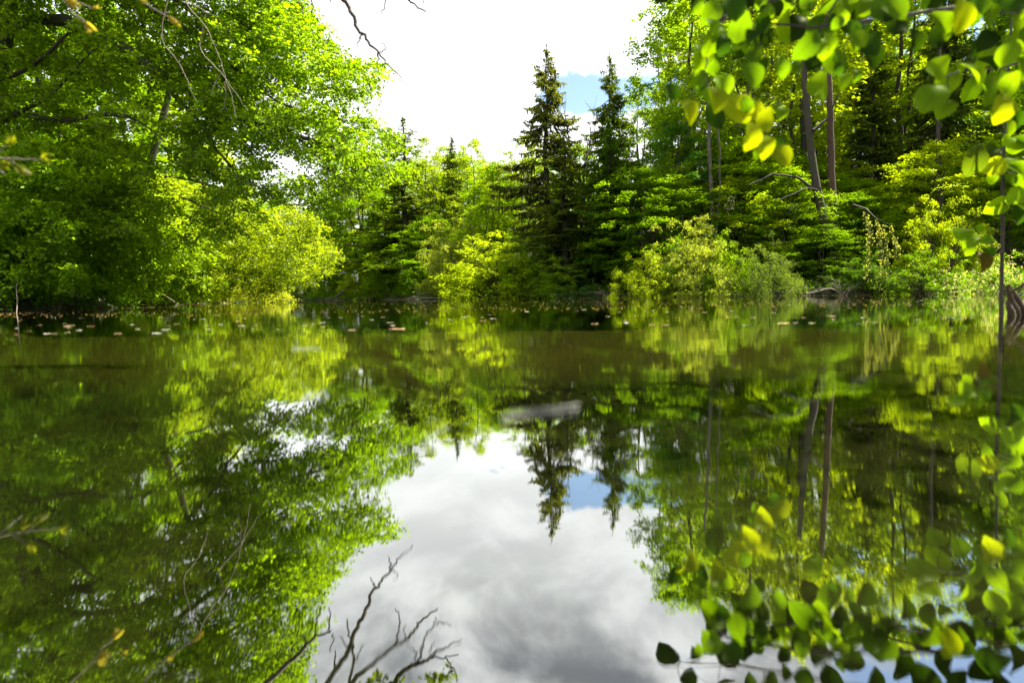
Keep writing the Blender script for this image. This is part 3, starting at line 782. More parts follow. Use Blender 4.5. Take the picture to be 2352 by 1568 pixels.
# ------------------------------------------------------------------ left bank
def polycl(poly, n, d0, d1, keep=None, dfun=None):
    xs_ = [p[0] for p in poly]; ys_ = [p[1] for p in poly]; out = []
    while len(out) < n:
        x = R.uniform(min(xs_), max(xs_), n * 2); y = R.uniform(min(ys_), max(ys_), n * 2)
        ok = inpoly(x, y, poly)
        for a, b in zip(x[ok], y[ok]):
            if keep and R.random() > keep(a, b): continue
            d = R.uniform(d0, d1) + (dfun(a, b) if dfun else 0)
            p = P(a, b, d)
            if p[2] < .10: continue
            out.append(p)
    return np.array(out[:n])
Z = .4687
def ZL(pts, d): return [(x * Z, y * Z, d + dd) for x, y, dd in pts]

# the big tree leaning over the river
base = np.array([-12.2, 12.8, 0.0]); base[2] = float(gz(base[0], base[1])) - .1
big = thing('overhanging_tree', 'big broadleaf tree leaning from the left bank with long limbs over the river', 'tree', tuple(base))
T = Tubes(); S = Skel(T)
top = [base, P(-60, 400, 12.9), P(-10, 180, 12.8), P(20, 0, 12.8), P(70, -250, 12.8), P(150, -520, 13)]
S.poly(np.array(top) - base, .30, .09, 9)
def limb(S, pts, r0, r1, off=base): S.poly(np.array([P(*p) for p in pts]) - off, r0, r1, 6, .015)
TB = Tubes(); SB = Skel(TB); SB.n = list(S.n); SB.r = list(S.r)
limb(SB, [(15, 60, 12.8), (120, 40, 12.4), (230, 80, 12.2)] + ZL([(690, 290, 12), (790, 370, 12), (900, 440, 12), (1000, 500, 12), (1120, 560, 12), (1260, 605, 12.1), (1400, 650, 12.3), (1560, 700, 12.6), (1680, 750, 12.8), (1800, 810, 13), (1900, 840, 13.2)], 0), .13, .015)
limb(SB, ZL([(1120, 560, 12), (1060, 640, 12), (960, 720, 11.8), (900, 800, 11.6)], 0), .05, .015)
limb(SB, ZL([(1180, 590, 12), (1230, 700, 12), (1240, 850, 11.9), (1245, 980, 11.8)], 0), .025, .006)
limb(SB, ZL([(1450, 670, 12.4), (1560, 770, 12.6), (1700, 900, 12.8), (1800, 1000, 12.8)], 0), .03, .008)
limb(SB, [(15, -20, 12.8), (200, -20, 12.4)] + ZL([(820, 60, 12), (1000, 220, 12.2), (1120, 310, 12.3), (1210, 380, 12.4), (1300, 470, 12.5), (1500, 560, 12.6)], 0), .08, .012)
limb(SB, [(30, -120, 12.8), (250, -100, 12.6)] + ZL([(1000, 100, 12.6), (1200, 230, 12.8), (1400, 350, 13), (1600, 345, 13.2), (1840, 315, 13.3)], 0), .08, .008)
limb(SB, [(50, -200, 12.8), (300, -200, 12.8), (500, -60, 13), (620, 60, 13.2), (780, 125, 13.4)], .08, .008)
limb(SB, [(100, -350, 12.8), (350, -380, 12.5), (520, -300, 12.2), (620, -200, 12)], .07, .01)
limb(SB, ZL([(850, 470, 12), (960, 560, 11.7), (1060, 740, 11.7), (1180, 860, 11.9), (1350, 980, 12.3), (1500, 1010, 12.6)], 0), .045, .007)
limb(SB, [(-20, 250, 12.9)] + ZL([(300, 600, 12.2), (560, 550, 11.7), (700, 600, 11.6), (800, 690, 11.6)], 0), .07, .01)
limb(SB, [(-20, 200, 12.9)] + ZL([(180, 320, 12), (350, 150, 11.5), (380, 60, 11.3)], 0), .06, .01)
limb(SB, [(-40, 300, 12.9)] + ZL([(250, 480, 12), (400, 300, 11.6), (500, 200, 11.4)], 0), .06, .01)
polyA = [(-260, -420), (560, -420), (640, -190), (690, 0), (740, 90), (800, 135), (872, 158), (855, 205), (815, 265), (885, 300), (945, 380), (905, 408), (800, 425), (720, 480), (600, 500), (500, 560), (420, 560), (250, 520), (0, 500), (-260, 500)]
def gapf(x, y):
    k = 1.0
    if (x - 620) ** 2 / 110 ** 2 + (y - 410) ** 2 / 75 ** 2 < 1: k = .60
    if (x - 560) ** 2 / 70 ** 2 + (y - 330) ** 2 / 50 ** 2 < 1: k = min(k, .7)
    if x > 690: k *= .75
    return k
C = np.concatenate([polycl(polyA, 760, 10.6, 14.6, gapf), polycl([(-260, -420), (560, -420), (640, -190), (690, 0), (600, 150), (420, 200), (-260, 200)], 400, 11.5, 14.5), polycl([(430, 60), (690, 0), (745, 95), (872, 158), (850, 220), (815, 265), (885, 300), (945, 380), (900, 406), (800, 425), (700, 460), (430, 440)], 230, 10.8, 14.8, gapf)])
# outline sprays keep the ragged right edge
E = np.array([P(x, y, d) for x, y, d in ((690, 10, 13), (720, 60, 13), (745, 95, 13.2), (790, 140, 13.3), (830, 160, 13.3), (865, 160, 13.4), (845, 195, 13.3), (790, 240, 13), (830, 290, 13), (870, 305, 13), (905, 345, 13.1), (935, 385, 13.2), (890, 395, 13.1), (820, 400, 13), (770, 430, 12.9), (750, 330, 12.8), (660, -40, 12.8), (640, -120, 12.6), (600, -230, 12.4), (735, 200, 12.9), (760, 270, 12.9))])
C = np.concatenate([C, E]) - base
SB.attach(C, r=.016, rmin=.004, up=.15, sag=.08)
LV = Leaves()
spray(LV, C, (.56, .56, .30), 13, 12, .085, aspect=.58, flat=.5, droop=.25, T=TB, twr=.0035)
T.build('trunk', M_BARK, big); TB.build('branches', M_BARK, big, kind='stuff')
link('foliage', LV.mesh('foliage', True), M_LEAF, big, 'stuff', color=(.118, .225, .005))
print('big tree leaves', LV.count())

# second overhanging tree, farther down the bank, brighter
base = np.array([-15.2, 20.5, 0.0]); base[2] = float(gz(base[0], base[1])) - .1
t2 = thing('overhanging_tree', 'sunlit yellow-green tree drooping to the water beyond the big leaning tree', 'tree', tuple(base))
T = Tubes(); S = Skel(T)
S.poly(np.array([base, P(250, 560, 20), P(330, 430, 19.5), P(380, 250, 19.5), P(420, 80, 19.5)]) - base, .22, .06, 8)
TB = Tubes(); SB = Skel(TB); SB.n = list(S.n); SB.r = list(S.r)
limb(SB, [(300, 500, 19.8)] + ZL([(820, 1080, 19), (950, 1110, 19), (1130, 1210, 19.3), (1300, 1300, 20)], 0), .06, .008, base)
limb(SB, [(320, 450, 19.6)] + ZL([(900, 960, 19), (1030, 1030, 19), (1200, 1090, 19.4), (1350, 1180, 20), (1500, 1280, 20.5)], 0), .06, .008, base)
limb(SB, [(340, 400, 19.5)] + ZL([(950, 880, 19), (1060, 920, 19), (1200, 950, 19.4), (1350, 1000, 19.8), (1550, 1000, 20.5), (1620, 1120, 21)], 0), .06, .008, base)
polyB = [(330, 400), (480, 430), (600, 490), (700, 470), (745, 540), (768, 590), (735, 640), (690, 665), (600, 672), (520, 640), (430, 640), (360, 600)]
C = polycl(polyB, 330, 18.0, 24.0) - base
SB.attach(C, r=.014, rmin=.004, up=.1, sag=.1)
LV = Leaves(); spray(LV, C, (.62, .62, .30), 15, 12, .105, aspect=.6, flat=.6, droop=.2, T=TB, twr=.005)
T.build('trunk', M_BARK, t2); TB.build('branches', M_BARK, t2, kind='stuff')
link('foliage', LV.mesh('foliage'), M_LEAF, t2, 'stuff', color=(.16, .245, .012))

# dense shrubs standing along the left shore, nearest first
def left_mass(label, poly, n, d0, d1, basept, col, rad=(.42, .42, .28), L=.075, ntw=14, nl=11, hexa=True, name='shrub', cat='bush'):
    base = np.array([basept[0], basept[1], 0.0]); base[2] = float(gz(base[0], base[1])) - .1
    r = thing(name, label, cat, tuple(base)); TB = Tubes(); SB = Skel(TB)
    C = polycl(poly, n, d0, d1) - base
    C = C[C[:, 2] > .1]
    for k in range(7):
        e = C[int(R.integers(0, len(C)))]
        SB.poly(bez(np.array([R.normal() * .25, R.normal() * .25, -.2]), np.array([e[0] * .2, e[1] * .2, e[2] * .8]), e, 6), .045, .012, 5)
    SB.attach(C, r=.013, rmin=.004, up=.2)
    LV = Leaves(); spray(LV, C, rad, ntw, nl, L, aspect=.66, flat=.5, droop=.3)
    TB.build('stems', M_DARKTWIG, r); link('foliage', LV.mesh('foliage', hexa), M_LEAF, r, 'stuff', color=col)
    return r
left_mass('dark green leafy shrub at the left edge with shaded stems at the water', [(-200, 330), (120, 330), (180, 430), (190, 690), (60, 712), (-200, 720)], 330, 9.9, 12.4, (-10.4, 11.2), (.115, .23, .006))
left_mass('wide glossy green shrub right of the darkest shrub on the near left bank', [(100, 300), (300, 330), (370, 480), (380, 640), (330, 700), (170, 708), (120, 500)], 300, 12.2, 15.5, (-11.6, 14.2), (.135, .25, .006), L=.08)
left_mass('bright lime shrub with small leaves on the middle of the left bank', [(300, 420), (430, 470), (500, 560), (520, 680), (420, 694), (330, 697), (300, 600)], 200, 16.5, 21, (-13.2, 19.2), (.15, .25, .012), rad=(.5, .5, .35), L=.10, hexa=False)
left_mass('pale yellow-green shrub trailing into the water below the drooping tree', [(440, 560), (560, 600), (640, 640), (655, 684), (540, 691), (430, 694)], 150, 26, 34, (-17.4, 30.5), (.21, .27, .03), rad=(.7, .7, .45), L=.14, hexa=False)
for (x, d, yt, w, c, lab, kk) in (
    (120, 17, -250, 420, MID, 'tall tree standing behind the big leaning tree on the near left bank', 'tall1'),
    (-150, 15, -250, 420, DARK, 'tall dark tree at the far left edge behind the near shrubs', 'tall1'),
    (300, 24, 60, 330, FRESH, 'tall green tree behind the bright lime shrub', 'tall1'),
    (400, 32, 200, 280, LIME, 'lime green tree behind the sunlit drooping tree', 'tall2'),
    (500, 42, 330, 240, LIME, 'yellow-green tree farther along the left bank', 'tall1'),
    (560, 52, 430, 200, FRESH, 'fresh green tree near the end of the left bank', 'tall1'),
    (610, 60, 500, 150, LIME, 'last tree on the tip of the left bank', 'layer2'),
    (520, 38, 500, 200, YEL, 'low yellow-green tree under the drooping tree', 'layer2'),
    (200, 20, 300, 330, MID, 'layered green tree behind the wide glossy shrub', 'layer1'),
    (40, 13.5, 250, 380, DARK, 'layered dark tree behind the darkest shrub', 'layer1'),
    (-60, 12.6, 330, 420, DARK, 'broad dark tree mostly outside the left edge of the picture', 'layer2'),
    (80, 17, 400, 420, MID, 'dense low tree in the shade behind the darkest shrub at the left', 'layer2'),
    (170, 24, 420, 420, DARK, 'dense low tree deep in the wood behind the left bank', 'layer2'),
    (320, 28, 330, 330, FRESH, 'dense green tree closing the wood behind the lime shrub', 'layer1'),
    (0, 26, 0, 420, DARK, 'tall tree deep in the wood at the left of the picture', 'tall2'),
    (220, 30, 60, 330, MID, 'tall tree deep in the wood behind the left bank', 'tall1')):
    X = (x - 1176) / FPX * d; 
    plant(kk, BT, 'tree', x, d + 1.0, yt, w, c, lab)
for (x, d, yt, w, c, lab, kk) in (
    (560, 42, 600, 150, YEL, 'yellow-green bush near the end of the left bank', 'bush1'),
    (610, 52, 615, 110, GREY, 'pale bush at the tip of the left bank', 'willow'),
    (500, 36.5, 590, 160, GREY, 'whitish green bush leaning over the water under the drooping tree', 'bush2')):
    plant(kk, 'shrub', 'bush', x, d, yt, w, c, lab, xw=(x - 1176) / FPX * d - .6)

# fallen logs and sticks on the left shore
def log_thing(label, pts, r0, r1, mat=M_DEAD, name='log', cat='log'):
    q = np.array([P(*p) for p in pts]); b = q[0].copy()
    T = Tubes(); T2 = Skel(T); T2.poly(q - b, r0, r1, 8, r0 * .12)
    # closed ends
    o = T.build(name, mat); o.location = b
    return tag(o, label, cat)
log_thing('short brown log lying on the left shore below the lime shrub', [(305, 688, 19.5), (325, 690, 19.0), (352, 697, 18.2)], .10, .07)
log_thing('long pale stick floating along the left shore', [(225, 704, 15.5), (290, 702, 16.5), (345, 699, 17.5)], .022, .012)
log_thing('dark forked stump sticking out of the river at the tip of the left bank', [(640, 689, 55), (652, 688, 55), (660, 682, 54.6)], .14, .08, M_BARK)
log_thing('thin dead stem standing in the water at the left edge', [(38, 722, 9.4), (40, 690, 9.5), (37, 665, 9.6), (41, 645, 9.8)], .008, .004, M_DEAD, 'dead_reed', 'reed')
log_thing('pale bare stem slanting from the left foliage down to the water', [(355, 690, 15.0), (400, 692, 14.4), (340, 655, 15.6), (290, 630, 16)][::-1][:3] + [(402, 694, 14.3)], .014, .008, M_DEAD, 'dead_reed', 'reed')
log_thing('brown driftwood lying along the foot of the wide dark spruce', [(1215, 678, 32.4), (1300, 675, 31.6), (1385, 672, 30.8)], .09, .05)
log_thing('pale driftwood stick below the grey tangle at the centre', [(950, 683, 38.5), (1010, 686, 36.5), (1050, 684, 36)], .04, .02)

log_thing('mossy trunk fallen from the right bank into the river below the pale bush', [(1600, 640, 29.5), (1640, 668, 28.0), (1690, 679, 26.0), (1720, 682, 25.2)], .11, .05, M_MOSS)
log_thing('dark fallen trunk lying half in the water at the shaded hollow', [(1960, 640, 26.5), (1905, 664, 25.3), (1850, 675, 24.4)], .08, .04, M_BARK)
log_thing('thin fallen trunk slanting into the water at the river bend', [(800, 660, 52), (770, 684, 49), (745, 690, 47.5)], .12, .06, M_BARKL)
# bare twigs hanging in front of the left foliage
r = thing('bare_hanging_twigs', 'thin pale leafless twigs hanging in front of the big left tree', 'twigs', tuple(P(400, -60, 7.0))); b0 = P(400, -60, 7.0); T = Tubes()
for q in ([(850, -120), (900, 0), (1000, 120), (1050, 220), (1090, 330), (1130, 480), (1160, 580)], [(1000, 120), (970, 250), (1090, 360), (1180, 500), (1215, 540)], [(850, -120), (780, 200), (870, 290), (920, 400), (965, 500)],
          [(1090, 360), (1050, 400), (1035, 470)], [(1050, 220), (1110, 210), (1130, 190)], [(1100, 400), (1110, 480), (1080, 550)], [(900, 0), (1010, 60), (1080, 90)]):
    pp = np.array([P(x * Z, y * Z, 7.0 + .15 * math.sin(x * .01)) for x, y in q]) - b0
    Skel(T).poly(pp, .006, .002, 5, .006)
T.build('twigs', M_DEAD, r)

# leafless branch hanging overhead: its tip dips into the picture, the rest is seen mirrored in the river
DB = 5.2
b0 = PR(480, 1640, DB)
r = thing('bare_overhead_branch', 'dark leafless branch hanging overhead, its tip at the top of the sky and mirrored below', 'branch', tuple(b0)); T = Tubes()
ZR = lambda pts, dd=0: [PR(551 + x * .3907, 1102.5 + y * .3907, DB + dd) for x, y in pts]
tw = [([(420, 1400), (510, 1192), (590, 1060), (650, 950), (700, 830), (760, 740), (800, 650), (850, 580), (890, 530), (940, 460), (1010, 380)], .020, .003),
      ([(630, 815), (655, 910), (665, 1000), (675, 1080), (640, 1190), (600, 1400)], .004, .012), ([(720, 960), (690, 1040), (665, 1100)], .003, .006), ([(590, 910), (620, 975), (645, 960)], .003, .006),
      ([(870, 460), (878, 500), (885, 535)], .003, .005), ([(775, 575), (785, 620), (800, 650)], .003, .005), ([(560, 990), (556, 1060), (552, 1120)], .003, .008), ([(880, 540), (930, 545), (905, 590)], .004, .002),
      ([(0, 1330), (240, 1110), (330, 1020), (390, 960), (450, 910), (530, 880)], .018, .006), ([(530, 880), (532, 820), (520, 750)], .007, .003), ([(430, 920), (455, 840), (475, 745)], .006, .003), ([(540, 890), (540, 950), (530, 1010)], .005, .003),
      ([(270, 900), (330, 895), (385, 945)], .003, .006), ([(310, 1000), (335, 940), (350, 820)], .006, .003),
      ([(500, 1400), (660, 1192), (780, 1080), (890, 980), (1000, 910), (1040, 840), (1090, 800), (1155, 755)], .018, .004), ([(895, 975), (930, 900), (940, 800), (915, 740)], .007, .003), ([(990, 920), (955, 880), (975, 830)], .005, .002),
      ([(780, 1350), (940, 1150), (1040, 1085), (1100, 1050), (1180, 1000), (1230, 960), (1305, 935)], .018, .004), ([(1035, 1090), (1080, 990), (1095, 900), (1150, 830), (1155, 790)], .008, .003), ([(1150, 830), (1200, 820), (1245, 830)], .004, .002),
      ([(1100, 1060), (1200, 1045), (1285, 1035)], .006, .003), ([(1210, 1050), (1250, 1110), (1270, 1190)], .005, .003), ([(1040, 1020), (1010, 990), (975, 950)], .005, .003), ([(1110, 1000), (1130, 960), (1160, 940)], .005, .003), ([(1035, 1080), (1035, 1030), (1080, 960)], .005, .003)]
for pts, ra, rb_ in tw:
    q = np.array(ZR(pts)) - b0
    q += R.normal(size=q.shape) * .006
    Skel(T).poly(q, ra * 1.5, rb_ * 1.5, 5, .008)
a1 = np.array(ZR([(420, 1400)])[0]) - b0
Skel(T).poly([a1, np.array([-1.8, .3, 1.6]), np.array([-4.5, 1.5, 1.9]), np.array([-7.8, 3.2, 0.8])], .022, .06, 6, .02)
Skel(T).poly([np.array(ZR([(500, 1400)])[0]) - b0, np.array([-1.0, .2, 1.0]), np.array([-1.8, .3, 1.6])], .018, .03, 5, .01)
Skel(T).poly([np.array(ZR([(0, 1330)])[0]) - b0, np.array([-1.4, .2, 1.0]), np.array([-1.8, .3, 1.6])], .018, .03, 5, .01)
Skel(T).poly([np.array(ZR([(780, 1350)])[0]) - b0, np.array(ZR([(500, 1400)])[0]) - b0], .018, .02, 5, .01)
T.build('twigs', M_DARKTWIG, r)
LV = Leaves()
tf = np.array([PR(x, y, DB) for x, y in ((870, 1560), (905, 1575), (985, 1560), (1005, 1575), (850, 1590), (930, 1600), (1030, 1545))]) - b0
spray(LV, tf, (.10, .10, .08), 7, 5, .06, T=None); 
link('foliage', LV.mesh('foliage', True), M_LEAF, r, 'stuff', color=(.07, .12, .01))

# ------------------------------------------------------------------ foreground: hanging alder leaves
def big_leaf_mesh(wid, cup, notch):
    rows = 12; V = []; F = []
    for i in range(rows):
        t = i / (rows - 1)
        w = wid * max(0.16, 1 - abs(2 * t - 1.04) ** 2.1) ** .62 * (.75 if i == 0 else 1)
        if i == rows - 1: w = wid * .06
        if i == rows - 2: w *= .8
        se = 1 + (.02 if i % 2 else -.015)
        for c in (-1, 0, 1):
            V.append((c * w * .5 * se, t - cup * .0, cup * (abs(c) ** 1.5) * w * .35 - .22 * cup * 4 * (t - .5) ** 2 + .02 * math.sin(9 * t + 3 * c)))
    for i in range(rows - 1):
        for c in range(2):
            a = i * 3 + c; F.append((a, a + 1, a + 4, a + 3))
    return mesh('leaf', V, F)
BIG = [big_leaf_mesh(w, c, n) for w, c, n in ((.74, .7, 1), (.80, .5, 2), (.66, .9, 1), (.76, -.5, 2))]
for me in BIG:
    me.materials.append(M_BIGLEAF); me.polygons.foreach_set('use_smooth', np.ones(len(me.polygons), bool))
def add_leaf(root, off, tipbase, size, ang, col, face=None, tilt=None):
    """one leaf: base position in world, axis angle in the picture (0 = tip down)"""
    o = bpy.data.objects.new('leaf', random.choice(BIG)); COL.objects.link(o); o.parent = root
    ax = Vector((math.sin(ang), random.uniform(-.35, .35), -math.cos(ang))).normalized()
    nz = Vector((random.uniform(-.45, .45), -1, random.uniform(-.2, .7)))
    if face is not None: nz = Vector(face)
    sx = ax.cross(nz).normalized(); nz = sx.cross(ax)
    Mx = Matrix(((sx.x, ax.x, nz.x), (sx.y, ax.y, nz.y), (sx.z, ax.z, nz.z))).to_4x4()
    o.matrix_local = Matrix.Translation(Vector(tipbase) - Vector(off)) @ Mx @ Matrix.Diagonal((size, size, size, 1))
    k = random.uniform(.85, 1.15); o.color = (col[0] * k, col[1] * k, col[2], 1)
    return o
cY = (.24, .33, .006); cB = (.13, .25, .006); cM = (.080, .175, .006); cD = (.022, .065, .005)  # cY and cD put backlight and shade into the leaf colour
fg = [ # x, y, size in the zoomed view, colour
 (355, 55, 115, cM), (300, 290, 145, cB), (300, 395, 95, cD), (220, 545, 135, cY), (360, 490, 135, cY), (470, 545, 150, cY), (560, 540, 100, cY), (545, 665, 125, cY), (600, 720, 120, cY), (685, 765, 110, cY), (690, 555, 70, cB),
 (555, 365, 125, cM), (500, 130, 130, cM), (540, 180, 80, cD), (735, 130, 145, cB), (830, 215, 140, cM), (900, 240, 100, cB), (945, 60, 140, cM), (950, 110, 90, cD), (935, 205, 90, cB), (1045, 140, 80, cD), (1130, 225, 120, cD), (1235, 55, 125, cM),
 (960, 300, 140, cM), (975, 340, 60, cD), (975, 395, 105, cB), (870, 435, 140, cB), (630, 60, 80, cB), (405, 220, 95, cD), (370, 330, 70, cM), (820, 10, 90, cM), (1000, 20, 110, cB), (1080, 30, 130, cB), (1500, 120, 140, cB), (1590, 75, 140, cY), (1420, 480, 155, cB),
 (1515, 395, 140, cB), (1670, 430, 155, cM), (1640, 370, 130, cB), (1770, 530, 135, cY), (1820, 410, 110, cB), (1690, 260, 140, cB), (1700, 320, 90, cD), (1700, 60, 140, cM), (1820, 15, 130, cD), (1850, 580, 90, cD), (1820, 240, 120, cB), (1850, 130, 110, cB),
 (1640, 30, 110, cM), (700, 330, 90, cM), (620, 590, 110, cY), (400, 420, 110, cB), (1180, 60, 70, cD), (760, 330, 70, cM), (1870, 330, 120, cB), (1910, 450, 130, cM), (1900, 200, 140, cM), (560, 260, 90, cM), (610, 110, 90, cD), (350, 130, 80, cM), (880, 130, 120, cM), (1060, 200, 90, cB)]
hang0 = P(2700, -260, 2.9)
fgr = thing('hanging_leafy_branch', 'blurred overhanging branch with large round backlit leaves at the top right', 'branch', tuple(hang0))
T = Tubes(); S = Skel(T)
ZF = lambda x, y, d: P(1470 + x * Z, y * Z, d)
for pts, a, b in (([(2700, -420, 2.9), (2100, -160, 2.8), (1500, -70, 2.75), (1000, -60, 2.7), (600, 0, 2.65), (430, 60, 2.6), (330, 160, 2.6)], .016, .004),
                  ([(1000, -60, 2.7), (900, 120, 2.68), (840, 230, 2.66), (800, 330, 2.65)], .006, .003), ([(600, 0, 2.65), (620, 130, 2.6), (560, 300, 2.6), (520, 420, 2.6), (560, 560, 2.6), (640, 690, 2.6)], .006, .002),
                  ([(430, 60, 2.6), (340, 230, 2.55), (300, 400, 2.55), (240, 480, 2.55)], .005, .002), ([(1500, -70, 2.75), (1230, 30, 2.7), (1100, 120, 2.7), (1000, 220, 2.7)], .006, .002),
                  ([(2700, -420, 2.9), (2300, -40, 2.95), (2000, 20, 2.9), (1850, 60, 2.85), (1700, 60, 2.8), (1590, 30, 2.8)], .014, .004), ([(2300, -40, 2.95), (2050, 200, 2.9), (1900, 300, 2.85), (1750, 340, 2.8), (1600, 340, 2.75), (1480, 380, 2.75)], .010, .003)):
    S.poly(np.array([ZF(*p) for p in pts]) - hang0, a, b, 6, .003)
stalk = []
def fleaf(px, d, col, x, y, s, refl=False, ang=None):
    size = s * d / FPX
    a = random.uniform(-.75, .75) if ang is None else ang
    c = PR(x, y, d) if refl else P(x, y, d)
    bp_ = c + np.array([-math.sin(a), 0, math.cos(a)]) * size * .5
    add_leaf(fgr, hang0, bp_, size, a, col); stalk.append(bp_ - hang0)
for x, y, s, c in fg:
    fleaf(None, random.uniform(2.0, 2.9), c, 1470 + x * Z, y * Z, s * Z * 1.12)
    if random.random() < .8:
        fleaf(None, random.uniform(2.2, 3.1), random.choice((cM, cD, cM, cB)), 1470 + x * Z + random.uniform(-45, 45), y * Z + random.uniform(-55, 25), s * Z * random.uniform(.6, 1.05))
# the same bough carries leaves above the picture; the river shows them
for x, y, s in ((110, 1455, 100), (200, 1450, 70), (290, 1350, 90), (265, 1420, 65), (185, 1540, 75), (345, 1465, 110), (415, 1430, 85), (470, 1410, 45), (490, 1540, 80), (570, 1530, 55), (510, 1370, 65), (620, 1390, 95), (590, 1290, 115), (890, 1230, 90), (840, 1370, 95), (480, 1300, 70), (400, 1285, 110),
                (760, 1310, 100), (700, 1450, 110), (830, 1480, 100), (930, 1420, 120), (960, 1330, 90), (1020, 1500, 120), (1100, 1400, 100), (1130, 1300, 90), (1200, 1480, 120), (1260, 1380, 110), (1330, 1500, 120), (1400, 1400, 110), (1450, 1300, 110), (1300, 1260, 90), (650, 1560, 90), (760, 1560, 100), (900, 1560, 110), (1120, 1570, 120), (1250, 1580, 120), (420, 1570, 80), (330, 1560, 80), (560, 1460, 60), (1380, 1580, 110), (1460, 1480, 120), (1040, 1280, 80), (660, 1220, 90)):
    fleaf(None, random.uniform(2.4, 3.0), (.012, .032, .003), 1470 + x * .59, 643 + y * .59, s * .66, True)  # near-black green: the shade on these leaves is put into their colour
st = np.array(stalk)
S.poly(np.array([ZF(2100, -160, 2.8), PR(2300, 1640, 2.75), PR(2000, 1580, 2.7), PR(1750, 1530, 2.65), PR(1560, 1520, 2.6)]) - hang0, .012, .003, 6, .004)
S.poly(np.array([ZF(2400, -300, 2.85), PR(2330, 1480, 2.75), PR(2100, 1440, 2.7), PR(1850, 1420, 2.65), PR(1640, 1450, 2.6)]) - hang0, .012, .003, 6, .004)
S.attach(st, r=.0035, rmin=.0016, up=.05, sag=.05)
T.build('twigs', M_DARKTWIG, fgr)

cr0 = np.array([6.6, 0.6, float(gz(6.6, 0.6)) - .1])  # unseen alder bears the hanging branch; crown added to shade near leaves and bed
nb = thing('near_bank_shade_tree', 'unseen near-bank alder bearing the hanging branch, its crown placed to shade leaves and water', 'tree', tuple(cr0))
T = Tubes(); S = Skel(T); S.poly(np.array([[0, 0, 0], [-.2, .3, 1.8], [-.6, .9, 3.6], [-1.0, 1.5, 5.4], [-1.3, 1.9, 7.4]]), .14, .03, 8, .02)
TB = Tubes(); SB = Skel(TB); SB.n = list(S.n); SB.r = list(S.r)
q = np.array(hang0) - cr0; SB.poly(np.array([[-.4, .6, 2.6], [-1.5, 1.4, 2.5], [q[0] + .8, q[1] + .1, q[2] + .15], q]), .05, .018, 6, .01)
u = runit(60) * R.uniform(.3, 1, (60, 1)) ** .5 * [2.5, 2.3, 2.1] + [-1.9, 2.0, 5.6]
SB.attach(u, r=.018, rmin=.005, up=.2)
LV = Leaves(); spray(LV, u, (.5, .5, .3), 9, 7, .10, aspect=.75)
T.build('trunk', M_BARK, nb); TB.build('branches', M_BARK, nb, kind='stuff'); link('foliage', LV.mesh('foliage', True), M_LEAF, nb, 'stuff', color=(.10, .18, .006))

# upright shoot in the water at the right with its own leaves and mossy foot
DS = 3.75
sb = P(2302, 728, DS); sb[2] = 0
sh = thing('leafy_shoot', 'dark upright stem with round green leaves rising from the water at the right edge', 'sapling', tuple(sb))
T = Tubes(); S = Skel(T)
S.poly(np.array([sb + [0, 0, -.25], P(2300, 700, DS), P(2300, 655, DS), P(2304, 520, DS), P(2303, 400, DS), P(2308, 300, DS), P(2316, 150, DS), P(2330, -30, DS)]) - sb, .014, .006, 7, .001)
for pts in ([(2303, 572), (2285, 563), (2262, 560)], [(2304, 575), (2280, 590), (2255, 600)], [(2304, 341), (2280, 347), (2256, 345)], [(2305, 466), (2330, 470), (2352, 455)], [(2305, 400), (2335, 395)]):
    S.poly(np.array([P(x, y, DS - .03) for x, y in pts]) - sb, .004, .002, 5)
st = []
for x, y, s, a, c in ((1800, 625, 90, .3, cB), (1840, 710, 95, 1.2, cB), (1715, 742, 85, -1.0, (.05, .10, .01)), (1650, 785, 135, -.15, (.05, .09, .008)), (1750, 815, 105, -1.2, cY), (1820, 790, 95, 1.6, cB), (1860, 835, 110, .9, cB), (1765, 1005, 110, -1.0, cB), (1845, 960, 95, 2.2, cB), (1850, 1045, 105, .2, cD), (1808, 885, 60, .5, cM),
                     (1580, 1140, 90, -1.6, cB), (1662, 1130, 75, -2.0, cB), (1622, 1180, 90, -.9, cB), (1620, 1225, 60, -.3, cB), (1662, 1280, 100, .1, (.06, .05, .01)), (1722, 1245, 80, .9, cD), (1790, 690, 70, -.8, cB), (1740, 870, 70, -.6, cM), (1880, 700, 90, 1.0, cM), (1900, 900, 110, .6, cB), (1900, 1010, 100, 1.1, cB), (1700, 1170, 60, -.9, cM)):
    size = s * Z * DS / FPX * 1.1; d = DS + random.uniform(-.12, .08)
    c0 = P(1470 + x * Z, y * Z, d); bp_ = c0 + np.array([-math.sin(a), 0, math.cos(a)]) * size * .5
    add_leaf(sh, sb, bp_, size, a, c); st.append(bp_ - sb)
S.attach(np.array(st), r=.003, rmin=.0014, up=.0, sag=.02)
T.build('stem', M_DARKTWIG, sh)
# mossy root stump beside it
rb0 = P(2338, 726, DS + .1); rb0[2] = 0
ru = thing('mossy_stump', 'brown mossy root stump standing in the water beside the upright stem', 'stump', tuple(rb0))
T = Tubes(); S = Skel(T)
for pts, a, b in (([(2345, 745, 3.9), (2325, 700, 3.85), (2312, 660, 3.85)], .035, .012), ([(2362, 745, 3.9), (2340, 700, 3.9), (2316, 655, 3.85)], .04, .010), ([(2380, 740, 3.9), (2350, 705, 3.9), (2325, 680, 3.88)], .035, .012), ([(2318, 672, 3.85), (2340, 662, 3.8), (2375, 640, 3.7), (2440, 600, 3.6)], .010, .008), ([(2330, 745, 3.8), (2322, 715, 3.82), (2318, 690, 3.85)], .03, .014)):
    S.poly(np.array([P(*p) for p in pts]) - rb0, a, b, 8, .004)
T.build('roots', M_MOSS, ru)

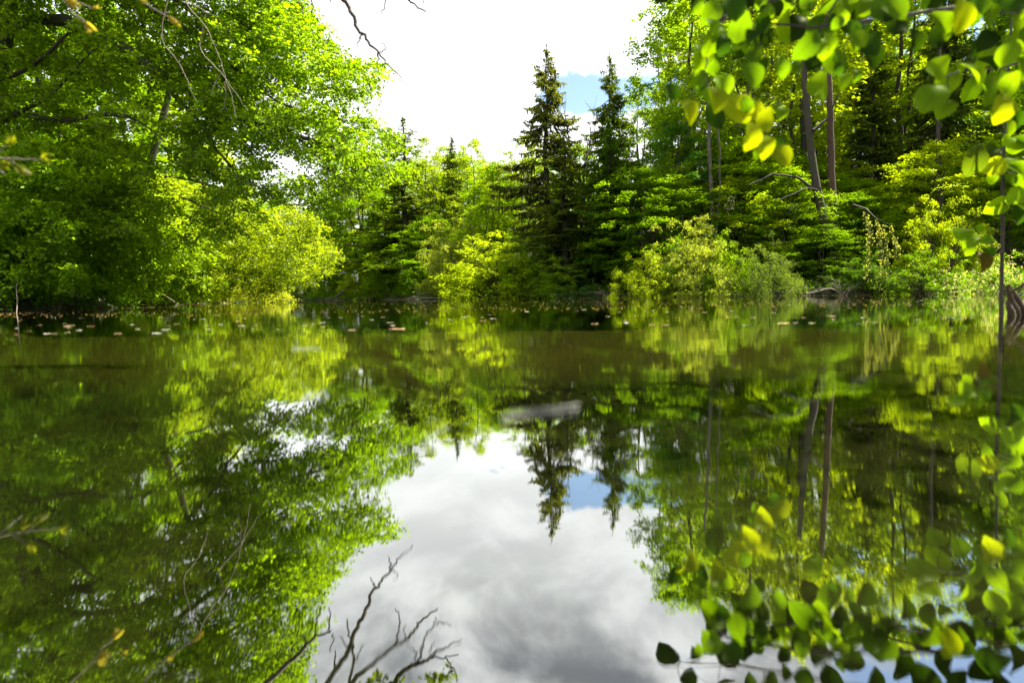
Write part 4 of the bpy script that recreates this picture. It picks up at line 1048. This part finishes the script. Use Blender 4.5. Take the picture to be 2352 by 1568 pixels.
# budding twigs close to the lens on the left
def bud_twig(label, lines, buds, d, off, col):
    b0 = P(*off, d); r = thing('budding_twig', label, 'twig', tuple(b0)); T = Tubes()
    for pts in lines: Skel(T).poly(np.array([P(x, y, d) for x, y in pts]) - b0, .0035, .002, 6, .001)
    T.build('twig', M_DEAD, r)
    for (x, y, s, a) in buds:
        size = s * d / FPX; c = P(x, y, d)
        for k in range(3):
            o = add_leaf(r, b0, c, size * random.uniform(.7, 1), a + random.uniform(-.5, .5), col)
            o.scale = (o.scale[0] * .45, o.scale[1], o.scale[2])
bud_twig('blurred twig with opening yellow buds at the left edge of the picture', [[(-120, 340), (-20, 362), (40, 366), (105, 366)], [(-20, 362), (10, 340), (20, 325)], [(20, 365), (45, 385), (70, 400)], [(-60, 355), (-10, 385), (10, 400)]],
         [(92, 364, 28, 1.6), (20, 335, 28, 2.9), (35, 378, 46, 1.1), (0, 372, 26, .9)], 2.3, (-120, 340), (.16, .20, .02))
bud_twig('blurred pale twigs with beige buds at the top left corner of the picture', [[(60, -80), (145, -5), (165, 30), (195, 55)], [(145, -5), (180, 5), (212, 20)], [(165, 30), (190, 45), (215, 72)], [(260, -60), (320, 0), (360, 25), (402, 46)]],
         [(150, 0, 40, 1.2), (195, 50, 40, .6), (210, 20, 26, 2.2), (385, 38, 34, 1.2), (320, 0, 24, 1.0)], 2.8, (60, -80), (.22, .21, .08))

# ------------------------------------------------------------------ things floating on the river
def float_mesh(n, k, asp):
    a = np.arange(n) * 2 * np.pi / n
    rr = 1 + .18 * np.sin(a * k) + R.normal(size=n) * .06
    V = [(0, 0, .03)] + [(math.cos(t) * q, math.sin(t) * q * asp, .05 * abs(math.sin(2 * t))) for t, q in zip(a, rr)]
    return mesh('floating_leaf', V, F3=[(0, 1 + i, 1 + (i + 1) % n) for i in range(n)])
m, t = newmat('fallen_leaf')
oi = N(t, 'ShaderNodeObjectInfo'); b = N(t, 'ShaderNodeBsdfPrincipled'); b.inputs['Roughness'].default_value = .7
t.links.new(oi.outputs['Color'], b.inputs['Base Color']); out = N(t, 'ShaderNodeOutputMaterial'); t.links.new(b.outputs[0], out.inputs[0])
M_FALL = m
FM = [float_mesh(9, 2, .6), float_mesh(8, 3, .45), float_mesh(10, 1, .75)]
for me in FM: me.materials.append(M_FALL)
cols = [(.42, .26, .13), (.5, .42, .24), (.34, .30, .14), (.55, .50, .38), (.40, .20, .09), (.6, .58, .48)]
CN = ['tan', 'straw-coloured', 'olive', 'pale cream', 'rust-brown', 'whitish']
fallr = random.Random(11)
def floating(x, y, s, c, label='small fallen leaf or petal floating on the river among many others', grp='fallen leaves floating on the river', rot=None, asp=None):
    dy = y - HOR(x); d = CAM_H * FPX / dy
    o = bpy.data.objects.new('floating_leaf', FM[fallr.randrange(3)]); COL.objects.link(o)
    X = (x - 1176) / FPX * d
    if sdist(np.array([X]), np.array([d]))[0] > -.2: bpy.data.objects.remove(o); return
    o.location = (X, d, .004); o.rotation_euler = (0, 0, fallr.uniform(0, 6.28) if rot is None else rot)
    o.scale = (s, s * (asp or 1), s); o.color = (*c, 1)
    tag(o, label, 'leaf', grp)
for k in range(230):
    y = 694 + 62 * fallr.random() ** 1.7; x = fallr.uniform(-20, 2352)
    y += HOR(x) - 679
    ci = fallr.randrange(6)
    floating(x, y, fallr.uniform(.012, .030), cols[ci], 'small %s fallen leaf floating on the river among the others' % CN[ci], '%s fallen leaves floating on the river' % CN[ci])
for x, y, s, c, lab in ((912, 757, .045, (.50, .27, .13), 'large orange-brown leaf floating left of centre on the river'), (1802, 744, .035, (.55, .38, .14), 'ochre leaf floating right of centre below the pale bush'),
                        (2182, 682, .09, (.25, .45, .02), 'bright lime green leaf floating near the right shore'), (1210, 716, .05, (.6, .6, .5), 'white petal cluster floating at the centre of the river'), (2180, 731, .03, (.6, .6, .5), 'pale leaf floating left of the upright stem'),
                        (1910, 727, .035, (.55, .35, .18), 'tan leaf floating between the ochre leaf and the upright stem')):
    floating(x, y, s, c, lab, None)
for o in list(COL.objects):
    if o.name.startswith('floating_leaf') and 'group' in o.keys() and not o['group']: del o['group']
# pale blades lying on the surface in the middle of the near water
def blade(pts, w, label, c=(.12, .125, .115)):
    q = []
    for x, y in pts:
        dd = CAM_H * FPX / (y - HOR(x)); q.append(((x - 1176) / FPX * dd, dd))
    q = np.array(q); n = len(q); V = []
    tg = nrmz(np.gradient(q, axis=0)); nn = np.stack([-tg[:, 1], tg[:, 0]], 1)
    for i in range(n):
        ww = w * (math.sin(math.pi * (i + .35) / (n - .3)) ** .7)
        for s in (-1, 0, 1): V.append((*(q[i] + nn[i] * ww * s), .003 + (.002 if s == 0 else 0)))
    F = []
    for i in range(n - 1):
        for c_ in range(2): a = i * 3 + c_; F.append((a, a + 1, a + 4, a + 3))
    o = link('floating_straw', mesh('floating_straw', V, F), M_FALL, color=c)
    return tag(o, label, 'grass blade')
blade([(1148, 966), (1190, 958), (1240, 952), (1290, 950), (1330, 952)], .0013, 'widest pale grass blade floating at the centre of the near water')
blade([(1165, 952), (1230, 946), (1290, 940), (1328, 934)], .0012, 'thin pale grass blade floating just behind the widest one')
blade([(668, 803), (700, 801), (735, 801)], .0015, 'short pale grass blade floating on the left half of the river')
# countless petals and seeds drifting beyond
LV = Leaves(); n = 2400
yv = 1.0 + 30 * R.random(n) ** 1.6 + 4; dd = CAM_H * FPX / yv; xx = R.uniform(-100, 2450, n)
X = (xx - 1176) / FPX * dd; k = sdist(X, dd) < -.05
pos = np.stack([X, dd, np.full(n, .005)], 1)[k]; m_ = len(pos)
ax = runit(m_); ax[:, 2] = 0
LV.add(pos, ax, np.tile([0, 0, 1.], (m_, 1)), R.uniform(.012, .034, m_), R.uniform(.008, .024, m_), R.uniform(.6, 1.5, m_))
# scum line drifting along the far shores
sh_ = np.array(RIGHT[2:8]); seg = R.integers(0, len(sh_) - 1, 800); tt = R.random(800)[:, None]
pp = sh_[seg] * (1 - tt) + sh_[seg + 1] * tt + np.array([-.2, -2.4]) + R.normal(size=(800, 2)) * [1.0, .28]
kk = sdist(pp[:, 0], pp[:, 1]) < -.1; pp = pp[kk]; m_ = len(pp); ax = runit(m_); ax[:, 2] = 0
LV.add(np.concatenate([pp, np.full((m_, 1), .006)], 1), ax, np.tile([0, 0, 1.], (m_, 1)), R.uniform(.02, .05, m_), .03, R.uniform(.6, 1.2, m_))
sh_ = np.array(LEFT[3:8]); seg = R.integers(0, len(sh_) - 1, 700); tt = R.random(700)[:, None]
pp = sh_[seg] * (1 - tt) + sh_[seg + 1] * tt + np.array([.6, 0]) + R.normal(size=(700, 2)) * .35
kk = sdist(pp[:, 0], pp[:, 1]) < -.05; pp = pp[kk]; m_ = len(pp); ax = runit(m_); ax[:, 2] = 0
LV.add(np.concatenate([pp, np.full((m_, 1), .006)], 1), ax, np.tile([0, 0, 1.], (m_, 1)), R.uniform(.02, .05, m_), .03, R.uniform(.6, 1.2, m_))
link('petals', LV.mesh('petals'), M_FLOWER, kind='stuff', color=(.22, .18, .15))

tris = sum(len(me.polygons) for me in bpy.data.meshes)
print('faces in unique meshes', tris, 'objects', len(bpy.data.objects))
